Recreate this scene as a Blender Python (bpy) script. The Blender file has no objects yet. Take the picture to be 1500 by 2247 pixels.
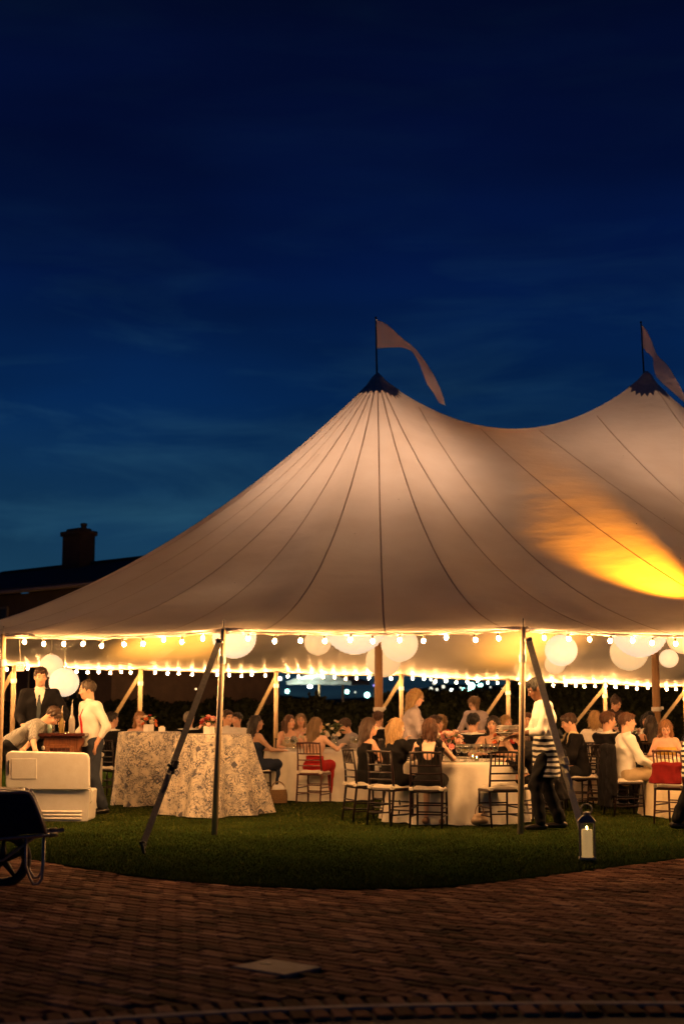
import bpy, math, random
import numpy as np
from mathutils import Vector, Matrix
random.seed(7)
rng = np.random.default_rng(7)
sc = bpy.context.scene
col = sc.collection
R = math.radians

# ------------------------------------------------------------------ camera
HC, PITCH, FPX = 1.5, R(7.746), 3120.8
cd = bpy.data.cameras.new('camera')
cd.sensor_fit = 'VERTICAL'; cd.sensor_height = 36; cd.lens = 50
cd.clip_start = 0.1; cd.clip_end = 3000
cd.dof.use_dof = True; cd.dof.focus_distance = 17.6; cd.dof.aperture_fstop = 1.6
cam = bpy.data.objects.new('camera', cd); col.objects.link(cam)
cam.location = (0, 0, HC); cam.rotation_euler = (math.pi / 2 + PITCH, 0, 0)
sc.camera = cam

def P(u, v, Y):
    """photo pixel at a chosen distance -> point of the place"""
    a, b = (u - 750) / FPX, (1123.5 - v) / FPX
    t = Y / (math.cos(PITCH) - b * math.sin(PITCH))
    return Vector((a * t, Y, HC + t * (math.sin(PITCH) + b * math.cos(PITCH))))

def G(u, v, z=0.0):
    a, b = (u - 750) / FPX, (1123.5 - v) / FPX
    t = (z - HC) / (math.sin(PITCH) + b * math.cos(PITCH))
    return Vector((a * t, t * (math.cos(PITCH) - b * math.sin(PITCH)), z))

# ------------------------------------------------------------------ dusk sky, exposure
sc.view_settings.view_transform = 'Standard'
sc.view_settings.look = 'None'
sc.view_settings.exposure = 0.0
sc.view_settings.gamma = 1.0
sc.cycles.use_denoising = True
sc.cycles.max_bounces = 8
sc.cycles.diffuse_bounces = 4
sc.cycles.glossy_bounces = 3
sc.cycles.transmission_bounces = 6
sc.cycles.transparent_max_bounces = 8
sc.cycles.sample_clamp_indirect = 6.0
sc.cycles.caustics_reflective = False
sc.cycles.caustics_refractive = False

world = bpy.data.worlds.new('World'); sc.world = world; world.use_nodes = True
wn = world.node_tree; wn.nodes.clear()
def N(nt, t, **kw):
    n = nt.nodes.new(t)
    for k, v in kw.items(): setattr(n, k, v)
    return n
wo = N(wn, 'ShaderNodeOutputWorld'); bg = N(wn, 'ShaderNodeBackground')
tc = N(wn, 'ShaderNodeTexCoord'); sx = N(wn, 'ShaderNodeSeparateXYZ')
wn.links.new(tc.outputs['Generated'], sx.inputs[0])
ramp = N(wn, 'ShaderNodeValToRGB')
cr = ramp.color_ramp
stops = [(0.0, (.0050, .0110, .0190)), (.035, (.0080, .0290, .0500)), (.09, (.0085, .0430, .0880)), (.15, (.0048, .0320, .0880)), (.21, (.0016, .0185, .0780)),
         (.30, (.0009, .0085, .0560)), (.38, (.0008, .0045, .0330)), (.47, (.0007, .0030, .0190)), (1.0, (.0007, .0026, .0160))]
while len(cr.elements) < len(stops): cr.elements.new(.5)
for e, (p, c) in zip(cr.elements, stops): e.position = p; e.color = (*c, 1)
wn.links.new(sx.outputs['Z'], ramp.inputs[0])
mp = N(wn, 'ShaderNodeMapping'); mp.inputs['Scale'].default_value = (3.2, 3.2, 15)
wn.links.new(tc.outputs['Generated'], mp.inputs[0])
nz = N(wn, 'ShaderNodeTexNoise'); nz.inputs['Scale'].default_value = 2.1; nz.inputs['Detail'].default_value = 6
nz.inputs['Roughness'].default_value = .55; nz.inputs['Distortion'].default_value = .5
wn.links.new(mp.outputs[0], nz.inputs['Vector'])
cm = N(wn, 'ShaderNodeMapRange'); cm.inputs[1].default_value = .47; cm.inputs[2].default_value = .78
cm.inputs[3].default_value = 0; cm.inputs[4].default_value = 1
wn.links.new(nz.outputs['Fac'], cm.inputs[0])
fade = N(wn, 'ShaderNodeMapRange'); fade.inputs[1].default_value = .34; fade.inputs[2].default_value = .12
fade.inputs[3].default_value = .06; fade.inputs[4].default_value = 1
wn.links.new(sx.outputs['Z'], fade.inputs[0])
mu = N(wn, 'ShaderNodeMath', operation='MULTIPLY')
wn.links.new(cm.outputs[0], mu.inputs[0]); wn.links.new(fade.outputs[0], mu.inputs[1])
mx = N(wn, 'ShaderNodeMixRGB', blend_type='ADD')
mx.inputs[2].default_value = (.010, .035, .042, 1)
wn.links.new(mu.outputs[0], mx.inputs[0]); wn.links.new(ramp.outputs[0], mx.inputs[1])
dk = N(wn, 'ShaderNodeMapRange'); dk.inputs[1].default_value = .30; dk.inputs[2].default_value = .62
dk.inputs[3].default_value = .72; dk.inputs[4].default_value = 1.1
nz2 = N(wn, 'ShaderNodeTexNoise'); nz2.inputs['Scale'].default_value = .9; nz2.inputs['Detail'].default_value = 3
wn.links.new(mp.outputs[0], nz2.inputs['Vector']); wn.links.new(nz2.outputs['Fac'], dk.inputs[0])
mm = N(wn, 'ShaderNodeMixRGB', blend_type='MULTIPLY'); mm.inputs[0].default_value = 1
wn.links.new(mx.outputs[0], mm.inputs[1]); wn.links.new(dk.outputs[0], mm.inputs[2])
wn.links.new(mm.outputs[0], bg.inputs[0]); bg.inputs[1].default_value = 1.0
wn.links.new(bg.outputs[0], wo.inputs[0])

# lamp strengths (all of them lamps of the party)
E_BULB = 1500.0
E_LANTERN = 0.64
W_POLE_UP = 1350.0
W_SPOT = 1000.0
WARM = (1.0, .60, .26)

# ------------------------------------------------------------------ helpers
def tag(o, label=None, cat=None, group=None, kind=None):
    if label: o['label'] = label
    if cat: o['category'] = cat
    if group: o['group'] = group
    if kind: o['kind'] = kind
    return o

def empty(name, loc=(0, 0, 0), rz=0.0, label=None, cat=None, group=None):
    o = bpy.data.objects.new(name, None); col.objects.link(o)
    o.empty_display_size = .1
    o.location = loc; o.rotation_euler = (0, 0, rz)
    return tag(o, label, cat, group)

def link(name, me, m=None, parent=None, loc=None, rot=None, scale=None):
    o = bpy.data.objects.new(name, me); col.objects.link(o)
    if m is not None and len(me.materials) == 0: me.materials.append(m)
    if parent: o.parent = parent
    if loc is not None: o.location = loc
    if rot is not None: o.rotation_euler = rot
    if scale is not None: o.scale = scale
    return o

def copy_tree(o, parent=None):
    c = o.copy(); col.objects.link(c); c.parent = parent
    for ch in o.children: copy_tree(ch, c)
    return c

class MB:
    def __init__(s): s.v = []; s.f = []; s.mi = []; s.cur = 0
    def add(s, vs, fs):
        b = len(s.v); s.v += [tuple(x) for x in vs]
        for f in fs: s.f.append(tuple(i + b for i in f)); s.mi.append(s.cur)
    def box(s, c, d, M=None):
        x, y, z = [k / 2 for k in d]
        vs = [Vector((i * x, j * y, k * z)) for k in (-1, 1) for j in (-1, 1) for i in (-1, 1)]
        if M is not None: vs = [M @ v for v in vs]
        c = Vector(c)
        s.add([v + c for v in vs], [(0, 2, 3, 1), (4, 5, 7, 6), (0, 1, 5, 4), (2, 6, 7, 3), (0, 4, 6, 2), (1, 3, 7, 5)])
    def bbox(s, c, d, b=.01, M=None):
        """box with chamfered edges"""
        x, y, z = [k / 2 for k in d]
        rings = [(-z, b), (-z + b, 0), (z - b, 0), (z, b)]
        vs = []
        for zz, i in rings:
            X, Y = x - i, y - i
            vs += [(-X + b, -Y, zz), (X - b, -Y, zz), (X, -Y + b, zz), (X, Y - b, zz), (X - b, Y, zz), (-X + b, Y, zz), (-X, Y - b, zz), (-X, -Y + b, zz)]
        vs = [Vector(v) for v in vs]
        if M is not None: vs = [M @ v for v in vs]
        c = Vector(c); fs = [tuple(range(7, -1, -1)), tuple(range(24, 32))]
        for k in range(3):
            for i in range(8):
                j = (i + 1) % 8
                fs.append((k * 8 + i, k * 8 + j, k * 8 + 8 + j, k * 8 + 8 + i))
        s.add([v + c for v in vs], fs)
    def tube(s, pts, r, n=8, cap=True, flat=1.0, up=None):
        pts = [Vector(p) for p in pts]
        if not hasattr(r, '__len__'): r = [r] * len(pts)
        vs = []; fs = []
        prev = None
        for i, p in enumerate(pts):
            d = (pts[min(i + 1, len(pts) - 1)] - pts[max(i - 1, 0)]).normalized()
            if up is not None: a = Vector(up)
            elif prev is not None: a = prev
            else: a = Vector((0, 0, 1)) if abs(d.z) < .9 else Vector((1, 0, 0))
            x = (a - d * a.dot(d)).normalized(); y = d.cross(x); prev = x
            for k in range(n):
                t = 2 * math.pi * k / n
                vs.append(p + x * (math.cos(t) * r[i] * flat) + y * (math.sin(t) * r[i]))
        m = len(pts)
        for i in range(m - 1):
            for k in range(n):
                j = (k + 1) % n
                fs.append((i * n + k, i * n + j, i * n + n + j, i * n + n + k))
        if cap: fs += [tuple(range(n - 1, -1, -1)), tuple(range((m - 1) * n, m * n))]
        s.add(vs, fs)
    def lathe(s, prof, n=16, c=(0, 0, 0), cap=True):
        vs = []; fs = []; c = Vector(c)
        for r, z in prof:
            for k in range(n):
                t = 2 * math.pi * k / n
                vs.append(c + Vector((r * math.cos(t), r * math.sin(t), z)))
        m = len(prof)
        for i in range(m - 1):
            for k in range(n):
                j = (k + 1) % n
                fs.append((i * n + k, i * n + j, i * n + n + j, i * n + n + k))
        if cap: fs += [tuple(range(n - 1, -1, -1)), tuple(range((m - 1) * n, m * n))]
        s.add(vs, fs)
    def sphere(s, c, r, n=10, m=7):
        if not hasattr(r, '__len__'): r = (r, r, r)
        vs = [(0, 0, -1)]; fs = []
        for i in range(1, m):
            ph = -math.pi / 2 + math.pi * i / m
            for k in range(n):
                t = 2 * math.pi * k / n
                vs.append((math.cos(ph) * math.cos(t), math.cos(ph) * math.sin(t), math.sin(ph)))
        vs.append((0, 0, 1)); L = len(vs) - 1
        for k in range(n):
            j = (k + 1) % n
            fs.append((0, 1 + j, 1 + k)); fs.append((L, L - n + k, L - n + j))
            for i in range(m - 2):
                b = 1 + i * n
                fs.append((b + k, b + j, b + n + j, b + n + k))
        s.add([(c[0] + a * r[0], c[1] + b * r[1], c[2] + d * r[2]) for a, b, d in vs], fs)
    def prism(s, poly, y0, y1):
        """outline in x,z extruded along y"""
        n = len(poly)
        vs = [(x, y0, z) for x, z in poly] + [(x, y1, z) for x, z in poly]
        fs = [tuple(range(n)), tuple(range(2 * n - 1, n - 1, -1))]
        for i in range(n):
            j = (i + 1) % n
            fs.append((i, i + n, j + n, j))
        s.add(vs, fs)
    def mesh(s, name, mats=None, smooth=False):
        me = bpy.data.meshes.new(name); me.from_pydata(s.v, [], s.f); me.update()
        if mats is not None:
            for m in (mats if isinstance(mats, (list, tuple)) else [mats]): me.materials.append(m)
        if any(s.mi): me.polygons.foreach_set('material_index', s.mi)
        if smooth: me.polygons.foreach_set('use_smooth', [True] * len(me.polygons))
        return me
    def build(s, name, m=None, parent=None, smooth=False, loc=None, rot=None):
        return link(name, s.mesh(name, m, smooth), None, parent, loc, rot)

# ------------------------------------------------------------------ materials
MATS = {}
def mat(name, c1, c2=None, scale=6.0, rough=.6, bump=0.0, bscale=60.0, metal=0.0, stretch=(1, 1, 1), emit=None, estr=0.0, trans=0.0, spec=.5, detail=5, rnd=0.0, coat=0.0, rough2=None, sheen=0.0):
    if name in MATS: return MATS[name]
    m = bpy.data.materials.new(name); m.use_nodes = True; MATS[name] = m
    nt = m.node_tree; b = nt.nodes['Principled BSDF']
    b.inputs['Base Color'].default_value = (*c1, 1); b.inputs['Roughness'].default_value = rough
    b.inputs['Metallic'].default_value = metal; b.inputs['Transmission Weight'].default_value = trans
    b.inputs['Specular IOR Level'].default_value = spec; b.inputs['Coat Weight'].default_value = coat
    b.inputs['Sheen Weight'].default_value = sheen
    t = N(nt, 'ShaderNodeTexCoord'); mpn = N(nt, 'ShaderNodeMapping'); mpn.inputs['Scale'].default_value = stretch
    nt.links.new(t.outputs['Object'], mpn.inputs[0])
    if c2 is not None:
        n = N(nt, 'ShaderNodeTexNoise'); n.inputs['Scale'].default_value = scale; n.inputs['Detail'].default_value = detail
        n.inputs['Roughness'].default_value = .62
        nt.links.new(mpn.outputs[0], n.inputs['Vector'])
        r = N(nt, 'ShaderNodeMapRange'); r.inputs[1].default_value = .32; r.inputs[2].default_value = .68
        nt.links.new(n.outputs['Fac'], r.inputs[0])
        mix = N(nt, 'ShaderNodeMixRGB'); mix.inputs[1].default_value = (*c1, 1); mix.inputs[2].default_value = (*c2, 1)
        nt.links.new(r.outputs[0], mix.inputs[0]); out = mix.outputs[0]
        if rough2 is not None:
            rr = N(nt, 'ShaderNodeMapRange'); rr.inputs[3].default_value = rough; rr.inputs[4].default_value = rough2
            nt.links.new(r.outputs[0], rr.inputs[0]); nt.links.new(rr.outputs[0], b.inputs['Roughness'])
        if rnd:
            oi = N(nt, 'ShaderNodeObjectInfo'); hs = N(nt, 'ShaderNodeHueSaturation')
            mr = N(nt, 'ShaderNodeMapRange'); mr.inputs[3].default_value = 1 - rnd; mr.inputs[4].default_value = 1 + rnd
            nt.links.new(oi.outputs['Random'], mr.inputs[0]); nt.links.new(mr.outputs[0], hs.inputs['Value'])
            nt.links.new(out, hs.inputs['Color']); out = hs.outputs[0]
        nt.links.new(out, b.inputs['Base Color'])
    if bump:
        n2 = N(nt, 'ShaderNodeTexNoise'); n2.inputs['Scale'].default_value = bscale; n2.inputs['Detail'].default_value = 4
        nt.links.new(mpn.outputs[0], n2.inputs['Vector'])
        bp = N(nt, 'ShaderNodeBump'); bp.inputs['Strength'].default_value = bump; bp.inputs['Distance'].default_value = .01
        nt.links.new(n2.outputs['Fac'], bp.inputs['Height']); nt.links.new(bp.outputs[0], b.inputs['Normal'])
    if emit is not None:
        b.inputs['Emission Color'].default_value = (*emit, 1); b.inputs['Emission Strength'].default_value = estr
    return m

def cloth(name, c, var=.8, rough=.85, bump=.35, bscale=24):
    return mat(name, c, tuple(x * var for x in c), 9, rough, bump, bscale, spec=.15)

m_wood_pole = mat('pole_wood', (.36, .20, .085), (.25, .13, .05), 5, .55, .15, 40, stretch=(8, 8, .6))
m_side_pole = mat('side_pole', (.42, .30, .17), (.27, .18, .10), 6, .5, .15, 40, stretch=(8, 8, .6))
m_white_paint = mat('white_band', (.72, .70, .66), (.6, .57, .52), 10, .6)
m_strap = mat('strap_grey', (.60, .55, .38), (.48, .44, .30), 30, .75, .4, 160, rough2=.9)
m_strap_dark = mat('strap_navy', (.16, .145, .125), (.10, .09, .08), 30, .7, .4, 160)
m_steel = mat('steel', (.52, .45, .36), (.34, .29, .23), 14, .32, .1, 60, metal=.55, rough2=.5)
m_dark_steel = mat('dark_steel', (.05, .05, .05), (.02, .02, .02), 14, .45, .2, 60, metal=.6)
m_chair = mat('chair_mahogany', (.016, .006, .004), (.009, .004, .003), 12, .35, .06, 60, stretch=(4, 4, .7), spec=.35)
m_chair_red = mat('chair_red_brown', (.085, .022, .012), (.05, .012, .007), 12, .3, .06, 60, stretch=(4, 4, .7), coat=.3)
m_cushion = mat('cushion_ivory', (.72, .66, .56), (.60, .53, .43), 14, .85, .3, 40)
m_linen = mat('linen_ivory', (.74, .69, .60), (.64, .58, .49), 5, .85, .25, 220)
m_china = mat('china', (.82, .79, .73), (.78, .74, .68), 8, .18, coat=.3)
m_cable = mat('light_cable', (.35, .32, .26), (.25, .22, .18), 20, .6)
m_socket = mat('bulb_socket', (.05, .04, .03), (.03, .03, .02), 20, .5)
m_plastic_white = mat('cooler_plastic', (.84, .81, .74), (.76, .72, .64), 7, .42, .12, 90, rough2=.55)
m_mahogany = mat('bar_mahogany', (.20, .075, .028), (.10, .032, .012), 7, .32, .12, 40, stretch=(6, 6, .8), coat=.3)
m_bar_top = mat('bar_top_wood', (.070, .018, .012), (.035, .010, .007), 7, .22, .06, 40, stretch=(1, 6, 6), coat=.4)
m_bulb = mat('bulb_glass', (1, .8, .5), emit=(1.0, .47, .15), estr=E_BULB)
m_black_cloth = cloth('black_cloth', (.012, .011, .011), .7)
m_candle_wax = mat('candle_wax', (.78, .66, .42), (.70, .56, .33), 9, .5, .1, 50)
m_flame = mat('candle_flame', (1, .7, .3), emit=(1, .62, .22), estr=45)
m_leaf = mat('florist_leaf', (.055, .085, .022), (.03, .055, .014), 9, .5, rnd=.3)

def glass_mat(name, tint=(1, 1, 1), alpha=.22):
    m = bpy.data.materials.new(name); m.use_nodes = True; nt = m.node_tree; nt.nodes.clear()
    o = N(nt, 'ShaderNodeOutputMaterial'); mixs = N(nt, 'ShaderNodeMixShader')
    tr = N(nt, 'ShaderNodeBsdfTransparent'); tr.inputs[0].default_value = (*tint, 1)
    gl = N(nt, 'ShaderNodeBsdfGlossy'); gl.inputs['Roughness'].default_value = .06
    lw = N(nt, 'ShaderNodeLayerWeight'); lw.inputs[0].default_value = .35
    ad = N(nt, 'ShaderNodeMath', operation='MULTIPLY_ADD'); ad.inputs[1].default_value = .8; ad.inputs[2].default_value = alpha
    nt.links.new(lw.outputs['Facing'], ad.inputs[0]); nt.links.new(ad.outputs[0], mixs.inputs[0])
    nt.links.new(tr.outputs[0], mixs.inputs[1]); nt.links.new(gl.outputs[0], mixs.inputs[2])
    nt.links.new(mixs.outputs[0], o.inputs[0]); return m
m_glass = glass_mat('clear_glass', (.93, .95, .92), .06)
m_bottle = glass_mat('bottle_glass', (.75, .72, .55), .12)

def fabric_mat(name, c, tr=.5, gloss=0.0):
    m = bpy.data.materials.new(name); m.use_nodes = True; nt = m.node_tree; nt.nodes.clear()
    o = N(nt, 'ShaderNodeOutputMaterial'); mixs = N(nt, 'ShaderNodeMixShader'); mixs.inputs[0].default_value = tr
    d = N(nt, 'ShaderNodeBsdfDiffuse'); t = N(nt, 'ShaderNodeBsdfTranslucent')
    tcn = N(nt, 'ShaderNodeTexCoord'); n = N(nt, 'ShaderNodeTexNoise'); n.inputs['Scale'].default_value = 1.3; n.inputs['Detail'].default_value = 7
    nt.links.new(tcn.outputs['Object'], n.inputs['Vector'])
    mr = N(nt, 'ShaderNodeMapRange'); mr.inputs[1].default_value = .3; mr.inputs[2].default_value = .7
    nt.links.new(n.outputs['Fac'], mr.inputs[0])
    mixc = N(nt, 'ShaderNodeMixRGB'); mixc.inputs[1].default_value = (*c, 1); mixc.inputs[2].default_value = (c[0] * .90, c[1] * .875, c[2] * .85, 1)
    nt.links.new(mr.outputs[0], mixc.inputs[0])
    nt.links.new(mixc.outputs[0], d.inputs[0]); nt.links.new(mixc.outputs[0], t.inputs[0])
    mpp = N(nt, 'ShaderNodeMapping'); mpp.inputs['Scale'].default_value = (.7, .7, 2.0)
    n2 = N(nt, 'ShaderNodeTexNoise'); n2.inputs['Scale'].default_value = 2.2; n2.inputs['Detail'].default_value = 5
    nt.links.new(tcn.outputs['Object'], mpp.inputs[0]); nt.links.new(mpp.outputs[0], n2.inputs['Vector'])
    bp = N(nt, 'ShaderNodeBump'); bp.inputs['Strength'].default_value = .5; bp.inputs['Distance'].default_value = .035
    nt.links.new(n2.outputs['Fac'], bp.inputs['Height']); nt.links.new(bp.outputs[0], d.inputs['Normal']); nt.links.new(bp.outputs[0], t.inputs['Normal'])
    nt.links.new(d.outputs[0], mixs.inputs[1]); nt.links.new(t.outputs[0], mixs.inputs[2]); nt.links.new(mixs.outputs[0], o.inputs[0])
    if gloss:
        g = N(nt, 'ShaderNodeBsdfGlossy'); g.inputs['Roughness'].default_value = .38; m2 = N(nt, 'ShaderNodeMixShader'); m2.inputs[0].default_value = gloss
        nt.links.new(bp.outputs[0], g.inputs['Normal']); nt.links.new(mixs.outputs[0], m2.inputs[1]); nt.links.new(g.outputs[0], m2.inputs[2]); nt.links.new(m2.outputs[0], o.inputs[0])
    return m
m_sail = fabric_mat('sailcloth', (.82, .745, .67), .40, .075)
m_seam = fabric_mat('sailcloth_seam', (.66, .56, .48), .36)
m_patch = fabric_mat('reinforcement_cloth', (.52, .45, .42), .32)
m_collar = mat('collar_cloth', (.34, .36, .42), (.24, .26, .31), 12, .8, .3, 30)
m_flag = fabric_mat('pennant_cloth', (.95, .84, .83), .42)

# ------------------------------------------------------------------ implicit-surface mesher for bodies and clothes
def cap(a, b, ra, rb=None, X=None, sx=1.0, k=.03):
    return dict(t=0, a=np.array(a, float), b=np.array(b, float), ra=ra, rb=ra if rb is None else rb, X=None if X is None else np.array(X, float), sx=sx, k=k)
def ell(c, r, M=None, k=.02, sub=False):
    return dict(t=1, c=np.array(c, float), r=np.array(r, float), M=np.eye(3) if M is None else np.array(M, float), k=k, sub=sub)

def sdf_grid(prims, h, clips=(), fold=0.0, pad=.05):
    lo = np.full(3, 1e9); hi = -lo
    for p in prims:
        if p['t'] == 0:
            r = max(p['ra'], p['rb']) * max(1, p['sx'])
            p['lo'] = np.minimum(p['a'], p['b']) - r; p['hi'] = np.maximum(p['a'], p['b']) + r
        else:
            r = p['r'].max(); p['lo'] = p['c'] - r; p['hi'] = p['c'] + r
        if not p.get('sub'): lo = np.minimum(lo, p['lo']); hi = np.maximum(hi, p['hi'])
    lo -= 2.5 * h; hi += 2.5 * h
    n = np.ceil((hi - lo) / h).astype(int) + 1
    ax = [lo[i] + h * np.arange(n[i]) for i in range(3)]
    F = np.full(tuple(n), pad)
    for p in prims:
        i0 = np.maximum(((p['lo'] - pad - lo) / h).astype(int), 0)
        i1 = np.minimum(((p['hi'] + pad - lo) / h).astype(int) + 2, n)
        if (i1 <= i0).any(): continue
        x = ax[0][i0[0]:i1[0], None, None]; y = ax[1][None, i0[1]:i1[1], None]; z = ax[2][None, None, i0[2]:i1[2]]
        S = F[i0[0]:i1[0], i0[1]:i1[1], i0[2]:i1[2]]
        if p['t'] == 0:
            a, ba = p['a'], p['b'] - p['a']; L2 = max(ba @ ba, 1e-12)
            px, py, pz = x - a[0], y - a[1], z - a[2]
            t = np.clip((px * ba[0] + py * ba[1] + pz * ba[2]) / L2, 0, 1)
            dx, dy, dz = px - t * ba[0], py - t * ba[1], pz - t * ba[2]
            d2 = dx * dx + dy * dy + dz * dz
            if p['X'] is not None:
                u = dx * p['X'][0] + dy * p['X'][1] + dz * p['X'][2]
                d2 = d2 - u * u * (1 - 1 / p['sx'] ** 2)
            d = np.sqrt(np.maximum(d2, 0)) - (p['ra'] + t * (p['rb'] - p['ra']))
        else:
            c, r, M = p['c'], p['r'], p['M']
            px, py, pz = x - c[0], y - c[1], z - c[2]
            q = 0
            for i in range(3):
                w = (px * M[0, i] + py * M[1, i] + pz * M[2, i]) / r[i]
                q = q + w * w
            d = (np.sqrt(q) - 1) * r.min()
        k = p['k']
        if p.get('sub'):
            hh = np.clip(.5 - .5 * (S + d) / k, 0, 1)
            S[...] = S + (-d - S) * hh + k * hh * (1 - hh)
        else:
            hh = np.clip(.5 + .5 * (S - d) / k, 0, 1)
            S[...] = S + (d - S) * hh - k * hh * (1 - hh)
    gx, gy, gz = ax[0][:, None, None], ax[1][None, :, None], ax[2][None, None, :]
    if callable(fold): F += fold(gx, gy, gz)
    elif fold:
        F += fold * (np.sin(31 * gx + 17 * gz + 3 * np.sin(9 * gy + 7 * gz)) + .7 * np.sin(43 * gz - 25 * gy + 2 * np.sin(11 * gx)) * np.cos(14 * gy + 5 * gx))
    for c in clips: np.maximum(F, c(gx, gy, gz), out=F)
    F[0] = F[-1] = pad; F[:, 0] = F[:, -1] = pad; F[:, :, 0] = F[:, :, -1] = pad
    return F, lo

def nets(F, lo, h):
    I = F < 0
    c = np.zeros(tuple(s - 1 for s in F.shape), np.uint8)
    for i in (0, 1):
        for j in (0, 1):
            for k in (0, 1):
                c += I[i:F.shape[0] - 1 + i, j:F.shape[1] - 1 + j, k:F.shape[2] - 1 + k]
    act = (c > 0) & (c < 8)
    idx = np.argwhere(act); n = len(idx)
    if n == 0: return np.zeros((0, 3)), np.zeros((0, 4), int)
    ids = np.full(c.shape, -1, int); ids[act] = np.arange(n)
    off = np.array([(i, j, k) for i in (0, 1) for j in (0, 1) for k in (0, 1)])
    val = np.stack([F[idx[:, 0] + o[0], idx[:, 1] + o[1], idx[:, 2] + o[2]] for o in off], 1)
    acc = np.zeros((n, 3)); cnt = np.zeros(n)
    for a in range(8):
        for b in range(a + 1, 8):
            if np.abs(off[a] - off[b]).sum() != 1: continue
            m = (val[:, a] < 0) != (val[:, b] < 0)
            t = np.where(m, val[:, a] / np.where(m, val[:, a] - val[:, b], 1), 0)
            acc += m[:, None] * (off[a] + t[:, None] * (off[b] - off[a])); cnt += m
    V = lo + h * (idx + acc / cnt[:, None])
    Q = []
    for axis in range(3):
        sl0 = [slice(None)] * 3; sl1 = [slice(None)] * 3
        sl0[axis] = slice(0, -1); sl1[axis] = slice(1, None)
        A, B = I[tuple(sl0)], I[tuple(sl1)]
        e = np.argwhere(A != B)
        o1, o2 = (axis + 1) % 3, (axis + 2) % 3
        e = e[(e[:, o1] > 0) & (e[:, o2] > 0) & (e[:, o1] < F.shape[o1] - 1) & (e[:, o2] < F.shape[o2] - 1)]
        q = []
        for d1, d2 in ((-1, -1), (0, -1), (0, 0), (-1, 0)):
            w = e.copy(); w[:, o1] += d1; w[:, o2] += d2
            q.append(ids[w[:, 0], w[:, 1], w[:, 2]])
        q = np.stack(q, 1); s = A[e[:, 0], e[:, 1], e[:, 2]]
        q[~s] = q[~s][:, ::-1]; Q.append(q)
    return V, np.concatenate(Q)

def sdf_obj(name, prims, m, parent, h=.012, clips=(), fold=0.0, color=None, wisps=None):
    V, Q = nets(*sdf_grid(prims, h, clips, fold), h)
    if len(V) == 0: return None
    faces = Q.tolist()
    if wisps is not None:
        V2, F2_ = wisps(V, Q); faces += (F2_ + len(V)).tolist(); V = np.concatenate([V, V2])
    me = bpy.data.meshes.new(name); me.from_pydata(V.tolist(), [], faces); me.update()
    me.polygons.foreach_set('use_smooth', [True] * len(me.polygons))
    if color is not None:
        ca = me.color_attributes.new('Col', 'FLOAT_COLOR', 'POINT')
        cc = np.ones((len(V), 4)); cc[:, :3] = color(V)
        ca.data.foreach_set('color', cc.ravel())
    me.materials.append(m)
    return link(name, me, None, parent)

# ================================================================== the ground
def interp(pts, x):
    xs = [p[0] for p in pts]; ys = [p[1] for p in pts]
    return float(np.interp(x, xs, ys))

edge_px = [(0, 1874), (90, 1891), (200, 1909), (300, 1925), (450, 1940), (600, 1949), (750, 1953), (900, 1952), (1000, 1945), (1100, 1935), (1200, 1922), (1300, 1909), (1400, 1896), (1500, 1883)]
edge = [tuple(G(u, v)[:2]) for u, v in edge_px]
edge = [(-14, 30), (-9, 21.5), (-5.6, 17.0)] + edge + [(5.2, 15.9), (7.2, 18.0), (10, 22), (16, 31)]
edge = [e for i, e in enumerate(edge) if i == 0 or e[0] > edge[i - 1][0] + .02]
def lawn_y(x): return interp(edge, x)
exs = np.concatenate([np.linspace(-14, -5, 12), np.linspace(-4.8, 4.8, 90), np.linspace(5, 16, 14)])
kern = [lawn_y(x) for x in exs]
kern = np.convolve(np.pad(kern, 3, mode='edge'), np.ones(7) / 7, 'valid')
edge_s = list(zip(exs, kern))
def lawn_ys(x): return interp(edge_s, x)

m_lawn = mat('lawn_turf', (.020, .040, .008), (.012, .024, .005), 3.0, .95, .6, 90, spec=0)
mb = MB()
zt = .012
rows = []
for x, y in edge_s:
    j = .012 * math.sin(x * 31) + .008 * math.sin(x * 77)
    rows.append([(x, y + j, -.012), (x, y + j + .012, zt * .5), (x, y + j + .05, zt), (x, max(y, 22), zt), (x * 1.0, max(y + 5, 32), zt), (x * 3.2, 75, zt)])
vs = [p for r_ in rows for p in r_]; nr = len(rows[0])
mb.add(vs, [(i * nr + k, (i + 1) * nr + k, (i + 1) * nr + k + 1, i * nr + k + 1) for i in range(len(rows) - 1) for k in range(nr - 1)])
lawn = tag(mb.build('lawn', m_lawn, smooth=True), kind='structure')

m_field = mat('dark_field', (.020, .026, .010), (.012, .015, .007), .3, .95)
mb = MB(); S = 2500
mb.add([(-S, -60, -.09), (S, -60, -.09), (S, S, -.09), (-S, S, -.09)], [(0, 1, 2, 3)])
tag(mb.build('ground', m_field), kind='structure')

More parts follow.
